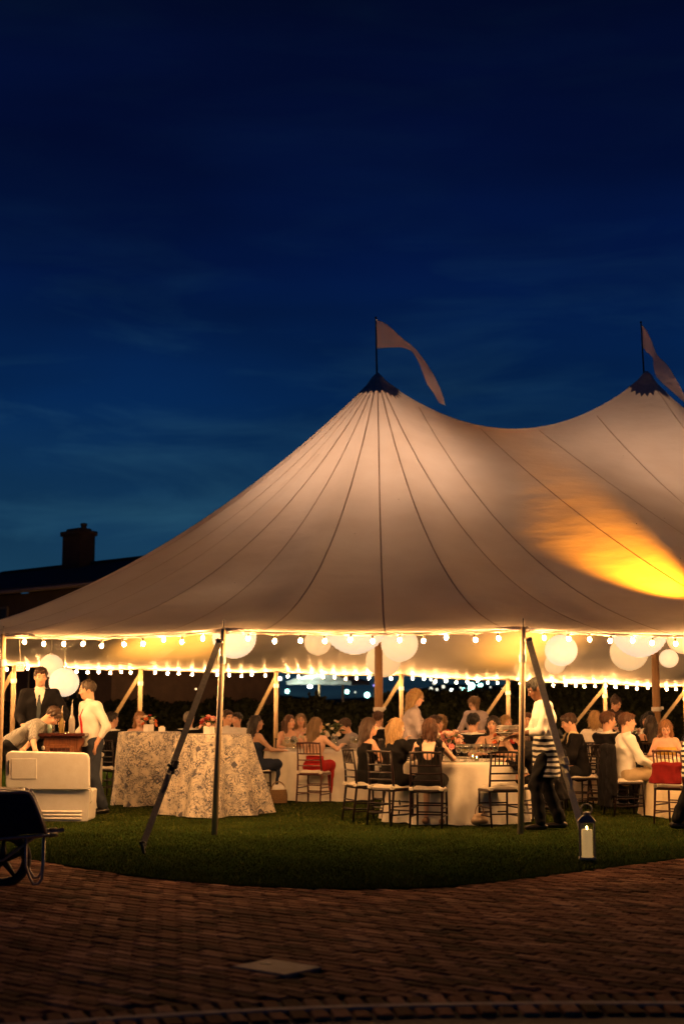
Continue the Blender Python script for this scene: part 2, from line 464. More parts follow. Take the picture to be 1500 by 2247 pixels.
# grass blades
def grass(name, n, ylo, yhi, hmin, hmax, wd, pw):
    y = ylo + (yhi - ylo) * rng.random(n) ** pw
    x = (rng.random(n) - .5) * 2 * (y * .262 + .35)
    ly = np.interp(x, [e[0] for e in edge_s], [e[1] for e in edge_s])
    k = y > ly - .006 + .02 * rng.random(n) ** 2; x, y = x[k], y[k]; n = len(x)
    hgt = hmin + (hmax - hmin) * rng.random(n) * (.55 + .45 * (np.sin(x * 3.1 + np.sin(y * 2.3) * 2) * np.sin(y * 3.7) * .5 + .5))
    a = rng.random(n) * 6.283; ln = hgt * (.3 + .9 * rng.random(n)); b = rng.random(n) * 6.283
    w = wd * (.6 + .8 * rng.random(n))
    V = np.zeros((n, 5, 3)); cx, sy = np.cos(a) * w, np.sin(a) * w
    for i, (t, s) in enumerate(((0, -1), (0, 1), (.55, -.7), (.55, .7), (1, 0))):
        V[:, i, 0] = x + cx * s + np.cos(b) * ln * t * t; V[:, i, 1] = y + sy * s + np.sin(b) * ln * t * t; V[:, i, 2] = zt - .004 + hgt * t
    base = np.arange(n)[:, None] * 5
    tris = np.concatenate([base + np.array([0, 1, 3]), base + np.array([0, 3, 2]), base + np.array([2, 3, 4])])
    me = bpy.data.meshes.new(name); me.from_pydata(V.reshape(-1, 3).tolist(), [], tris.tolist()); me.update()
    return me
mg = bpy.data.materials.new('grass_blade'); mg.use_nodes = True
nt = mg.node_tree; b = nt.nodes['Principled BSDF']; b.inputs['Roughness'].default_value = .55; b.inputs['Specular IOR Level'].default_value = .0
ge = N(nt, 'ShaderNodeNewGeometry'); rp = N(nt, 'ShaderNodeValToRGB')
cs = [(0, (.048, .062, .012)), (.45, (.092, .108, .020)), (.8, (.128, .140, .030)), (1, (.22, .18, .07))]
while len(rp.color_ramp.elements) < 4: rp.color_ramp.elements.new(.5)
for e, (p, c) in zip(rp.color_ramp.elements, cs): e.position = p; e.color = (*c, 1)
nt.links.new(ge.outputs['Random Per Island'], rp.inputs[0])
tcn = N(nt, 'ShaderNodeTexCoord'); nn = N(nt, 'ShaderNodeTexNoise'); nn.inputs['Scale'].default_value = 1.1; nn.inputs['Detail'].default_value = 3
nt.links.new(tcn.outputs['Object'], nn.inputs['Vector'])
mr = N(nt, 'ShaderNodeMapRange'); mr.inputs[1].default_value = .35; mr.inputs[2].default_value = .68; mr.inputs[3].default_value = .55; mr.inputs[4].default_value = 1.2
nt.links.new(nn.outputs['Fac'], mr.inputs[0])
hs = N(nt, 'ShaderNodeHueSaturation'); nt.links.new(mr.outputs[0], hs.inputs['Value']); nt.links.new(rp.outputs[0], hs.inputs['Color'])
nt.links.new(hs.outputs[0], b.inputs['Base Color'])
go = link('grass', grass('grass', 230000, 11.9, 27, .014, .042, .0024, 1.35), mg)
tag(go, 'short mown green grass of the tent lawn', 'grass', kind='stuff')

# ---- brick paving
ROT = R(-40)
def brick_mat():
    m = bpy.data.materials.new('paving_brick'); m.use_nodes = True; nt = m.node_tree; b = nt.nodes['Principled BSDF']
    oi = N(nt, 'ShaderNodeObjectInfo'); ge = N(nt, 'ShaderNodeNewGeometry'); ad = N(nt, 'ShaderNodeMath', operation='ADD'); fr = N(nt, 'ShaderNodeMath', operation='FRACT')
    nt.links.new(oi.outputs['Random'], ad.inputs[0]); nt.links.new(ge.outputs['Random Per Island'], ad.inputs[1]); nt.links.new(ad.outputs[0], fr.inputs[0])
    rp = N(nt, 'ShaderNodeValToRGB'); cs = [(0, (.055, .024, .016)), (.3, (.145, .064, .040)), (.7, (.215, .102, .062)), (1, (.33, .19, .12))]
    while len(rp.color_ramp.elements) < 4: rp.color_ramp.elements.new(.5)
    for e, (p, c) in zip(rp.color_ramp.elements, cs): e.position = p; e.color = (*c, 1)
    nt.links.new(fr.outputs[0], rp.inputs[0])
    nz = N(nt, 'ShaderNodeTexNoise'); nz.inputs['Scale'].default_value = 38; nz.inputs['Detail'].default_value = 6
    nt.links.new(ge.outputs['Position'], nz.inputs['Vector'])
    mr = N(nt, 'ShaderNodeMapRange'); mr.inputs[1].default_value = .3; mr.inputs[2].default_value = .7; mr.inputs[3].default_value = .6; mr.inputs[4].default_value = 1.25
    nt.links.new(nz.outputs['Fac'], mr.inputs[0]); hs = N(nt, 'ShaderNodeHueSaturation')
    nz3 = N(nt, 'ShaderNodeTexNoise'); nz3.inputs['Scale'].default_value = 1.1; nz3.inputs['Detail'].default_value = 4
    nt.links.new(ge.outputs['Position'], nz3.inputs['Vector'])
    mr3 = N(nt, 'ShaderNodeMapRange'); mr3.inputs[1].default_value = .35; mr3.inputs[2].default_value = .65; mr3.inputs[3].default_value = .65; mr3.inputs[4].default_value = 1.15
    nt.links.new(nz3.outputs['Fac'], mr3.inputs[0])
    ml = N(nt, 'ShaderNodeMath', operation='MULTIPLY'); nt.links.new(mr.outputs[0], ml.inputs[0]); nt.links.new(mr3.outputs[0], ml.inputs[1])
    nt.links.new(ml.outputs[0], hs.inputs['Value']); nt.links.new(rp.outputs[0], hs.inputs['Color']); nt.links.new(hs.outputs[0], b.inputs['Base Color'])
    b.inputs['Roughness'].default_value = .9; b.inputs['Specular IOR Level'].default_value = .012
    bp = N(nt, 'ShaderNodeBump'); bp.inputs['Strength'].default_value = .6; bp.inputs['Distance'].default_value = .006
    nz2 = N(nt, 'ShaderNodeTexNoise'); nz2.inputs['Scale'].default_value = 70; nz2.inputs['Detail'].default_value = 4
    nt.links.new(ge.outputs['Position'], nz2.inputs['Vector']); nt.links.new(nz2.outputs['Fac'], bp.inputs['Height']); nt.links.new(bp.outputs[0], b.inputs['Normal'])
    return m
m_brick = brick_mat()
m_bed = mat('paving_joint_sand', (.022, .016, .012), (.012, .009, .007), 25, .95, .5, 120)
mb = MB(); mb.add([(-16, 7.0, -.016), (16, 7.0, -.016), (16, 31, -.016), (-16, 31, -.016)], [(0, 1, 2, 3)])
paving = tag(mb.build('brick_paving', m_bed), kind='structure')

kerb_px = [(0, 2252), (150, 2241), (340, 2228), (500, 2219), (650, 2212), (800, 2207), (1000, 2203), (1200, 2201), (1350, 2200), (1500, 2201)]
kerb = [tuple(G(u, v)[:2]) for u, v in kerb_px]
kerb = [(-4.2, kerb[0][1] - .55)] + [(-2.6, kerb[0][1] - .18)] + kerb + [(2.6, kerb[-1][1] - .06), (4.2, kerb[-1][1] - .35)]
def kerb_y(x): return interp(kerb, x)
mb = MB(); ks = np.linspace(-4.2, 4.2, 60); kz = [kerb_y(x) for x in ks]
kz = np.convolve(np.pad(kz, 2, mode='edge'), np.ones(5) / 5, 'valid')
for i in range(len(ks) - 1):
    x0, x1, y0, y1 = ks[i], ks[i + 1], kz[i], kz[i + 1]; w = .026
    mb.add([(x0, y0 - w, -.05), (x1, y1 - w, -.05), (x1, y1 + w, -.05), (x0, y0 + w, -.05), (x0, y0 - w, .002), (x1, y1 - w, .002), (x1, y1 + w, .003), (x0, y0 + w, .003)],
           [(4, 5, 6, 7), (0, 1, 5, 4), (2, 3, 7, 6)])
m_kerb = mat('kerb_stone', (.40, .34, .28), (.30, .25, .20), 16, .8, .3, 60, spec=.03)
tag(mb.build('kerb_strip', m_kerb), kind='structure')
m_asphalt = mat('asphalt', (.045, .042, .040), (.028, .026, .025), 40, .9, .7, 160, spec=0)
mb = MB(); mb.add([(-16, -12, -.030), (16, -12, -.030), (16, 7.5, -.030), (-16, 7.5, -.030)], [(0, 1, 2, 3)])
tag(mb.build('driveway', m_asphalt), kind='structure')

BL, BW, BG = .190, .086, .007
brick_me = []
for k in range(4):
    q = MB(); q.bbox((0, 0, -.03), (BL, BW, .06), .005 + .0015 * k); brick_me.append(q.mesh('brick', m_brick))
spots = []
c, s = math.cos(ROT), math.sin(ROT)
plate_c = (G(532, 2118) + G(605, 2108) + G(686, 2131) + G(609, 2141)) / 4
for i in range(-70, 71):
    for j in range(-110, 111):
        px = (i + (.5 if j % 2 else 0)) * (BL + BG); py = j * (BW + BG)
        x = px * c - py * s + .2; y = px * s + py * c + 11
        if abs(x) > .25 * y + 2.6 or y > lawn_ys(x) + .06 or y < kerb_y(x) + .235: continue
        d = Vector((x - plate_c.x, y - plate_c.y)); lx = d.x * c + d.y * s; ly = -d.x * s + d.y * c
        if abs(lx) < .235 and abs(ly) < .185: continue
        spots.append((x, y, ROT + random.gauss(0, .012), 0))
# soldier courses either side of the kerb strip
L = 0.0; x = -4.15
while x < 4.15:
    y = float(np.interp(x, ks, kz)); an = math.atan2(float(np.interp(x + .05, ks, kz)) - y, .05)
    nx_, ny_ = -math.sin(an), math.cos(an)
    spots.append((x + nx_ * .130, y + ny_ * .130, an + math.pi / 2 + random.gauss(0, .02), 1))
    spots.append((x - nx_ * .130, y - ny_ * .130, an + math.pi / 2 + random.gauss(0, .02), 2))
    x += .106 * math.cos(an)
spots.sort(key=lambda q: (abs(q[0]) > .245 * q[1], q[1]))
far = MB()
for i, (x, y, a, kd) in enumerate(spots):
    z = random.gauss(0, .0022); tx, ty = random.gauss(0, .010), random.gauss(0, .010)
    if i < 300:
        o = link('brick', brick_me[i % 4], None, paving, (x, y, z), (tx, ty, a))
    else:
        far.bbox((x, y, z - .03), (BL * random.uniform(.97, 1), BW * random.uniform(.96, 1), .06), .006, Matrix.Rotation(a, 3, 'Z') @ Matrix.Rotation(tx, 3, 'X') @ Matrix.Rotation(ty, 3, 'Y'))
fo = far.build('bricks', m_brick, paving); tag(fo, kind='stuff')

# access cover in the paving
t = empty('access_cover', (plate_c.x, plate_c.y, 0), ROT, 'pale square metal access cover set into the brick paving', 'access cover')
mb = MB(); mb.bbox((0, 0, -.012), (.440, .345, .035), .006); mb.build('frame', mat('cover_rim', (.16, .14, .12), (.1, .09, .08), 20, .8, .3, spec=0), t)
mb = MB(); mb.bbox((0, 0, .004), (.41, .315, .012), .003)
mb.build('lid', mat('cover_lid', (.40, .34, .26), (.30, .25, .19), 12, .8, .3, 90, spec=.05), t)
mb = MB(); mb.bbox((-.11, .02, .0105), (.07, .03, .004), .001); mb.build('lifting_slot', m_dark_steel, t)

# ================================================================== far background
m_brickwall = mat('house_wall', (.060, .036, .024), (.036, .022, .015), 3, .9, .4, 30)
m_roof = mat('house_roof', (.045, .032, .028), (.025, .020, .018), 8, .9, .5, 20, stretch=(1, 1, 3))
A = P(2, 1263, 50); B_ = P(420, 1210, 43); d = Vector((B_.x - A.x, B_.y - A.y, 0)).normalized(); nrm = Vector((d.y, -d.x, 0))
if nrm.y > 0: nrm = -nrm
LH = 10.6; hz = (A.z + B_.z) / 2
house = empty('house', (A.x, A.y, 0), 0, 'dark gabled house with a wide chimney behind the tent', 'house')
def hl(a, n, z): return Vector((d.x * a + nrm.x * n, d.y * a + nrm.y * n, z))
mb = MB()
for k in (-1, 1):
    mb.add([hl(.1 if k == 1 else .1, 0, hz), hl(LH, 0, hz), hl(LH + .4, 3.6 * k, hz - 1.05), hl(-.9, 3.6 * k, hz - 1.05),
            hl(.1, 0, hz - .16), hl(LH, 0, hz - .16), hl(LH + .4, 3.6 * k, hz - 1.22), hl(-.9, 3.6 * k, hz - 1.22)],
           [(0, 1, 2, 3), (7, 6, 5, 4), (0, 3, 7, 4), (1, 5, 6, 2), (2, 6, 7, 3)])
mb.tube([hl(.05, 0, hz), hl(LH, 0, hz)], .09, 6)
roof = mb.build('roof', m_roof, house)
mb = MB()
zz = hz - 1.2
w = [(-.5, 3.2), (LH, 3.2), (LH, -3.2), (-.5, -3.2)]
mb.add([hl(a, n, 0) for a, n in w] + [hl(a, n, zz) for a, n in w] + [hl(-.5, 0, hz - .2), hl(LH, 0, hz - .2)],
       [(0, 1, 5, 4), (1, 2, 6, 5), (2, 3, 7, 6), (3, 0, 4, 7), (5, 6, 9), (7, 4, 8)])
mb.build('wall', m_brickwall, house)
mb = MB(); mb.tube([hl(-.9, 3.66, hz - 1.16), hl(LH + .4, 3.66, hz - 1.16)], .07, 6); mb.build('gutter', mat('gutter', (.2, .15, .11), (.14, .1, .08), 9, .6), house)
# chimney sits on the roof
ca = ((P(175, 1200, 48.0) - A).dot(d)) + 1.15; mb = MB()
Mz = Matrix.Rotation(math.atan2(d.y, d.x), 3, 'Z')
cw = .98
mb.bbox(hl(ca, .2, hz + .0), (cw, .62, 2.2), .02, Mz)
mb.bbox(hl(ca, .2, hz + 1.01), (cw + .10, .74, .16), .02, Mz)
mb.bbox(hl(ca, .2, hz + 1.12), (cw - .25, .5, .12), .02, Mz)
ch = mb.build('chimney', m_brickwall, roof)
mb = MB(); mb.lathe([(.10, 0), (.09, .12), (.11, .15), (.11, .22), (.07, .23)], 10, hl(ca + .26, .2, hz + 1.12)); mb.build('chimney_pot', m_roof, roof)
m_winframe = mat('window_frame', (.11, .085, .06), (.08, .06, .045), 9, .6)
m_pane = mat('dark_pane', (.02, .02, .024), (.012, .012, .015), 2, .35, spec=.2)
for wa in (2.2, 4.4, 6.6, 8.6):
    for z0, hgt in ((1.15, 1.5),) if wa != 4.4 else ((1.15, 1.5), (3.6, .9)):
        f = MB()
        for (aa, zz2, lw, lh) in ((0, 0, .07, hgt), (.95, 0, .07, hgt), (.475, hgt / 2, .95, .07), (.475, -hgt / 2, .95, .09), (.475, 0, .88, .04), (.475, 0, .04, hgt)):
            f.box(hl(wa + aa, 3.23, z0 + hgt / 2 + zz2), (lw, .07, lh), Mz)
        fo = f.build('window', m_winframe, house)
        pmb = MB(); pmb.box(hl(wa + .475, 3.205, z0 + hgt / 2), (.93, .03, hgt), Mz); pmb.build('pane', m_pane, fo)

# low wall lamps on the house, small warm glints
m_glint = mat('glint_warm', (1, .7, .4), emit=(1, .62, .30), estr=2.5)
for u, v, lab in ((262, 1518, 'small warm lamp low on the house wall behind the white-shirted man'), (430, 1512, 'small warm lamp by the house window above the patterned tables')):
    p = P(u, v, 41.2); t = empty('wall_lamp', p, 0, lab, 'lamp')
    mb = MB(); mb.sphere((0, 0, 0), .028, 8, 6); mb.build('bulb', m_glint, t, True)
    mb = MB(); mb.bbox((0, .05, .03), (.05, .08, .05), .006); mb.build('bracket', m_dark_steel, t)

# hedges: leaf clumps round a woody core
def hedge(name, x0, y0, x1, y1, h0, h1, dep, n, label):
    m1 = mat('hedge_leaf', (.010, .012, .005), (.005, .006, .003), 5, .9, spec=.1)
    o = empty(name, ((x0 + x1) / 2, (y0 + y1) / 2, 0), 0, label, 'hedge', None)
    cx, cy = (x0 + x1) / 2, (y0 + y1) / 2
    t = rng.random(n); e = rng.random(n)
    ht = (h0 + (h1 - h0) * t) * (1 + .05 * np.sin(t * 40) + .04 * np.sin(t * 97 + 1))
    side = rng.random(n) < .68
    z = np.where(side, ht * rng.random(n) ** .8, ht + rng.normal(0, .06, n)); off = np.where(side, -dep / 2 + rng.normal(0, .07, n), (rng.random(n) - .5) * dep)
    L = math.hypot(x1 - x0, y1 - y0); tx, ty = (x1 - x0) / L, (y1 - y0) / L
    X = x0 + (x1 - x0) * t - ty * off - cx; Y = y0 + (y1 - y0) * t + tx * off - cy
    C = np.stack([X, Y, np.maximum(z, .03)], 1); a = rng.normal(0, 1, (n, 3)); a /= np.linalg.norm(a, axis=1)[:, None]
    b = np.cross(a, rng.normal(0, 1, (n, 3))); b /= np.linalg.norm(b, axis=1)[:, None]
    sz = (.05 + .07 * e)[:, None]
    V = np.stack([C - a * sz, C + b * sz * .6, C + a * sz, C - b * sz * .6], 1).reshape(-1, 3)
    F = (np.arange(n)[:, None] * 4 + np.arange(4)).tolist()
    me = bpy.data.meshes.new('foliage'); me.from_pydata(V.tolist(), [], F); me.update()
    tag(link('foliage', me, m1, o), kind='stuff')
    core = MB(); hm = min(h0, h1) * .93; core.bbox((0, 0, hm / 2), (L, dep * .8, hm), .1, Matrix.Rotation(math.atan2(ty, tx), 3, 'Z'))
    core.build('core', m1, o)
hedge('hedge', -13.0, 39.0, 1.5, 40.8, 1.42, 1.56, 1.0, 16000, 'low dark clipped hedge in front of the house')
hedge('hedge', 1.5, 40.6, 5.2, 42.0, 1.66, 1.74, 1.2, 7000, 'dark hedge right below the cluster of far town lights')
hedge('hedge', 5.0, 41.6, 15.0, 44.0, 2.05, 2.25, 1.2, 11000, 'tallest dark hedge behind the right-hand tables')

# far hill and the town lights on it
m_hill = mat('far_hill', (.020, .022, .020), (.012, .014, .013), .02, .95)
mb = MB(); hp = []
for i in range(41):
    x = -200 + i * 14
    u = 750 + x / 330 * FPX
    vtop = np.interp(u, [-1200, 560, 640, 840, 890, 960, 1120, 1240, 1500, 3500], [1500, 1520, 1531, 1530, 1512, 1502, 1500, 1478, 1474, 1470]) + 3 * math.sin(i * 1.9)
    hp.append((x, P(u, vtop, 330).z))
for i in range(40):
    mb.add([(hp[i][0], 330, -.2), (hp[i + 1][0], 330, -.2), (hp[i + 1][0], 345, hp[i + 1][1]), (hp[i][0], 345, hp[i][1]), (hp[i][0], 420, -.2), (hp[i + 1][0], 420, -.2)], [(0, 1, 2, 3), (3, 2, 5, 4)])
tag(mb.build('hill', m_hill), kind='structure')
m_lt = {'teal': mat('lamp_teal', (.5, 1, .9), emit=(.45, 1.0, .85), estr=9), 'white': mat('lamp_white', (1, 1, 1), emit=(.95, 1.0, .88), estr=6),
        'dim': mat('lamp_dim', (1, .9, .8), emit=(.9, .85, .65), estr=1.6), 'violet': mat('lamp_violet', (.5, .4, 1), emit=(.35, .3, 1), estr=1.5)}
bulb_me = {}
for k, m in m_lt.items():
    q = MB(); q.sphere((0, 0, 0), 1, 8, 6); bulb_me[k] = q.mesh('bulb', m, True)
post_me = MB(); post_me.tube([(0, 0, -1), (0, 0, 0)], .05, 6); post_me = post_me.mesh('post', m_dark_steel)
towns = [(614, 1489, .24, 'white'), (630, 1517, .26, 'teal'), (761, 1518, .26, 'teal'), (779, 1519, .10, 'dim'), (805, 1525, .34, 'teal'), (820, 1504, .14, 'violet'), (700, 1525, .08, 'dim'),
         (945, 1491, .14, 'white'), (952, 1499, .19, 'dim'), (978, 1494, .22, 'white'), (972, 1507, .20, 'dim'), (945, 1511, .20, 'dim'), (958, 1513, .16, 'dim'), (990, 1514, .19, 'white'),
         (1017, 1513, .20, 'teal'), (1034, 1505, .42, 'teal'), (1030, 1513, .28, 'teal'), (1050, 1504, .15, 'teal'), (1055, 1503, .20, 'teal'), (1010, 1509, .12, 'dim'),
         (1161, 1524, .15, 'white'), (1251, 1535, .14, 'dim'), (1100, 1512, .1, 'dim'), (1075, 1508, .1, 'dim')]
for i, (u, v, r_, kd) in enumerate(towns):
    p = P(u, v, 150); word = {'teal': 'teal-green', 'white': 'white', 'dim': 'faint cream', 'violet': 'faint violet'}[kd]
    size = 'large' if r_ > .3 else ('small' if r_ < .17 else 'round')
    t = empty('distant_lamp', p, 0, f'{size} {word} lamp glowing far off beyond the hedge', 'lamp', f'{size} {word} far lamps')
    link('bulb', bulb_me[kd], None, t, scale=(r_ * .8,) * 3)
    link('post', post_me, None, t, scale=(1, 1, p.z - .0))

# white market parasol on the terrace beyond the hedge
def parasol(u, v, Y, w, hcap, label, fab):
    p = P(u, v, Y); t = empty('patio_umbrella', (p.x, p.y, 0), R(20), label, 'umbrella')
    mb = MB(); n = 8
    for i in range(n):
        a0, a1 = 2 * math.pi * i / n, 2 * math.pi * (i + 1) / n; am = (a0 + a1) / 2
        e0 = (w * math.cos(a0), w * math.sin(a0), p.z); e1 = (w * math.cos(a1), w * math.sin(a1), p.z); em = (w * .92 * math.cos(am), w * .92 * math.sin(am), p.z + .03)
        mb.add([(0, 0, p.z + hcap), e0, em, e1, (e0[0], e0[1], p.z - .12), (em[0], em[1], p.z - .1), (e1[0], e1[1], p.z - .12)], [(0, 1, 2), (0, 2, 3), (1, 4, 5, 2), (2, 5, 6, 3)])
    mb.build('canopy', fab, t)
    mb = MB(); mb.tube([(0, 0, 0), (0, 0, p.z + hcap + .1)], .045, 8); mb.build('pole', m_wood_pole, t)
    return t
pu = parasol(700, 1496, 56, 1.35, .42, 'open white market parasol lit from below beyond the hedge', fabric_mat('parasol_white', (.75, .74, .68), .4))
mb = MB(); mb.lathe([(.05, 0), (.07, .04), (.07, .08), (.03, .1)], 8); lp = mb.build('lamp', mat('parasol_lamp', (.9, 1, .9), emit=(.8, 1, .85), estr=420), pu, loc=(-.5, -.35, P(700, 1496, 56).z - .25))
mb = MB(); mb.tube([(0, 0, .1), (0, 0, .34)], .01, 5); mb.build('hanger', m_dark_steel, pu, loc=(-.5, -.35, P(700, 1496, 56).z - .25))
parasol(752, 1497, 60, 1.2, .40, 'unlit grey market parasol beside the white one', fabric_mat('parasol_grey', (.25, .24, .22), .2))

# ================================================================== the sailcloth tent
pk = P(828, 824, 25.7); TH = R(18)
ax_a = Vector((math.cos(TH), math.sin(TH))); ax_n = Vector((math.sin(TH), -math.cos(TH)))
SP = 5.62
pk2xy = Vector((pk.x, pk.y)) + ax_a * SP
pk2 = P(1416, 820, pk2xy.y)
ZP = [pk.z, pk2.z, pk2.z, pk2.z]
ZS = P(1160, 939, 26.5).z
def W(p, q, z=0): v = Vector((pk.x, pk.y)) + ax_a * p + ax_n * q; return Vector((v.x, v.y, z))
def L2(x, y): v = Vector((x - pk.x, y - pk.y)); return v.dot(ax_a), v.dot(ax_n)
def wpole(u, v, Y):
    q = P(u, v, Y); a = L2(q.x, q.y); return (a[0], a[1], q.z)
F2, F1, F0 = wpole(1147, 1381, 16.9), wpole(490, 1384, 16.8), wpole(8, 1396, 18.4)
def arc(ph, z): ph = R(ph); return (-math.sin(ph) * 9, math.cos(ph) * 9, z)
poles = [(16.2, 9, 2.38), (12.7, 9, 2.38), (9.2, 9, 2.38), (5.7, 9, 2.38), (2.2, 9, 2.38), F2, F1, F0, arc(74.5, 2.38), arc(96.5, 2.38), arc(118.5, 2.38), arc(140, 2.36),
         arc(162, P(308, 1467, 33).z), (.57, -9, P(605, 1473, 34.4).z), (3.77, -9, P(877, 1480, 35.5).z), (6.65, -9, P(1110, 1490, 36.35).z), (9.39, -9, P(1320, 1498, 37.2).z), (11.76, -9, P(1495, 1505, 37.9).z), (14.2, -9, 2.0), (16.2, -9, 1.98)]
def eave_hit(o, dr):
    """where a ray in the tent plan meets the eave: distance and eave height"""
    best = None
    for a, b in zip(poles[:-1], poles[1:]):
        ex, ey = b[0] - a[0], b[1] - a[1]; den = dr[0] * ey - dr[1] * ex
        if abs(den) < 1e-9: continue
        t = ((a[0] - o[0]) * ey - (a[1] - o[1]) * ex) / den; s = ((a[0] - o[0]) * dr[1] - (a[1] - o[1]) * dr[0]) / den
        if t > 0 and -1e-6 <= s <= 1 + 1e-6 and (best is None or t < best[0]):
            sg = 4 * s * (1 - s); best = (t * (1 - .010 * sg), a[2] + (b[2] - a[2]) * s - .035 * sg)
    return best
def cone_g(t): return .22 * (1 - t) + .78 * (1 - t) ** 2
def ridge(p):
    i = min(int(p // SP), 2); s = p / SP - i; z0, z1 = ZP[i], ZP[i + 1]
    dip = (z0 + z1) / 2 - ZS
    x = 1 - abs(2 * s - 1)
    return z0 + (z1 - z0) * s - dip * (1 - (1 - x) ** 2), x
def sec_z(p, t, ze):
    zr, x = ridge(p); w = x * x * (3 - 2 * x) * .8
    g = (1 - w) * cone_g(t) + w * (.80 * (1 - t) + .20 * (1 - t * t) - .10 * t * (1 - t))
    return ze + (zr - ze) * g
def canopy_z(x, y):
    p, q = L2(x, y)
    if p <= 0:
        r_ = math.hypot(p, q) + 1e-6; T, ze = eave_hit((0, 0), (p / r_, q / r_)); return ze + (pk.z - ze) * cone_g(min(r_ / T, 1))
    T, ze = eave_hit((p, 0), (0, 1 if q > 0 else -1)); return sec_z(p, min(abs(q) / T, 1), ze)

def ray_pt(kind, a, t):
    """a point of the canopy: fan ray at angle a, or cross ray at p=a (side +-1)"""
    if kind == 0:
        dr = (-math.sin(a), math.cos(a)); T, ze = eave_hit((0, 0), dr)
        return W(dr[0] * T * t, dr[1] * T * t, ze + (pk.z - ze) * cone_g(t))
    T, ze = eave_hit((a, 0), (0, kind)); return W(a, kind * T * t, sec_z(a, t, ze))

tent = empty('tent', (pk.x, pk.y, 0), 0, 'large cream sailcloth tent with two peaks glowing warm from inside', 'tent')
TO = Vector((pk.x, pk.y, 0))
NT = 48
ts = [(i / NT) ** 1.0 for i in range(NT + 1)]
bounds = [(0, R(180) * i / 19) for i in range(20)]
pf = [0.0, .74, 1.96, 3.18, 4.40, 5.62, 6.84, 8.06, 9.28, 10.50, 11.72, 12.94, 14.16, 15.38]
jobs = [((0, bounds[i][1]), (0, bounds[i + 1][1])) for i in range(19)]
for sd in (1, -1): jobs += [((sd, pf[i]), (sd, pf[i + 1])) for i in range(len(pf) - 1)]
def pt_mix(k0, k1, s, t):
    return ray_pt(k0[0], k0[1] + (k1[1] - k0[1]) * s, t)
for k0, k1 in jobs:
    vs = []; fs = []; ns = 6
    for i in range(NT + 1):
        for j in range(ns + 1):
            q = pt_mix(k0, k1, j / ns, ts[i]); q = q - TO
            # cloth bellies a few millimetres between seams
            q.z -= .016 * math.sin(math.pi * j / ns) * math.sin(math.pi * ts[i])
            vs.append(q)
    for i in range(NT):
        for j in range(ns):
            a = i * (ns + 1) + j; fs.append((a, a + 1, a + ns + 2, a + ns + 1))
    me = bpy.data.meshes.new('canopy_panel'); me.from_pydata([tuple(v) for v in vs], [], fs); me.update()
    me.polygons.foreach_set('use_smooth', [True] * len(fs)); link('canopy_panel', me, m_sail, tent)
seams = [(0, bounds[i][1]) for i in range(20)] + [(sd, p) for sd in (1, -1) for p in pf[1:-1]]
for kd, a in seams:
    vs = []; fs = []; w = .011
    for i in range(NT):
        t = ts[i + 1]; q = ray_pt(kd, a, t) - TO
        e = .002
        side = (ray_pt(kd, a + e, t) - ray_pt(kd, a - e, t)); side = side.normalized() if side.length > 1e-7 else Vector((ax_a.x, ax_a.y, 0))
        for sgn in (-1, 1):
            vs.append(q + side * (w * sgn) + Vector((0, 0, .006)))
        vs.append(q + Vector((0, 0, .010)))
    for i in range(NT - 1):
        b0 = i * 3; fs += [(b0, b0 + 2, b0 + 5, b0 + 3), (b0 + 2, b0 + 1, b0 + 4, b0 + 5)]
    me = bpy.data.meshes.new('seam'); me.from_pydata([tuple(v) for v in vs], [], fs); me.update(); link('seam', me, m_seam, tent)

# eave rope and hem
def eave_pts(i0, i1, step=.17, din=0.0, dz=0.0):
    out = []
    for a, b in zip(poles[i0:i1], poles[i0 + 1:i1 + 1]):
        L_ = math.hypot(b[0] - a[0], b[1] - a[1]); n = max(2, int(round(L_ / step)))
        for k in range(n):
            s = k / n; sg = 4 * s * (1 - s); p, q = a[0] + (b[0] - a[0]) * s, a[1] + (b[1] - a[1]) * s
            cx = max(0, min(p, 16.2)) if p > 0 else 0
            vx, vy = p - cx, q; l = math.hypot(vx, vy); f_ = (l * (1 - .010 * sg) - din) / l
            out.append(W(cx + vx * f_, vy * f_, a[2] + (b[2] - a[2]) * s - .035 * sg + dz))
    return out
mb = MB(); mb.tube([p - TO for p in eave_pts(0, len(poles) - 1, .25)], .008, 6); mb.build('eave_rope', m_white_paint, tent)
hem = [p - TO for p in eave_pts(0, len(poles) - 1, .12)]
mb = MB(); vs = []
for i, p in enumerate(hem):
    f_ = .012 * math.sin(i * 1.7) + .01 * math.sin(i * .61); r2 = Vector((p.x, p.y, 0)).normalized()
    vs += [p + Vector((0, 0, .006)), p + r2 * (.006 + f_ * .3) + Vector((0, 0, -.012)), p + r2 * (f_ * .3) + Vector((0, 0, -.026 + f_ * .4))]
mb.add(vs, [(i * 3 + k, i * 3 + 3 + k, i * 3 + 4 + k, i * 3 + 1 + k) for i in range(len(hem) - 1) for k in (0, 1)])
mb.build('hem', m_sail, tent, True)

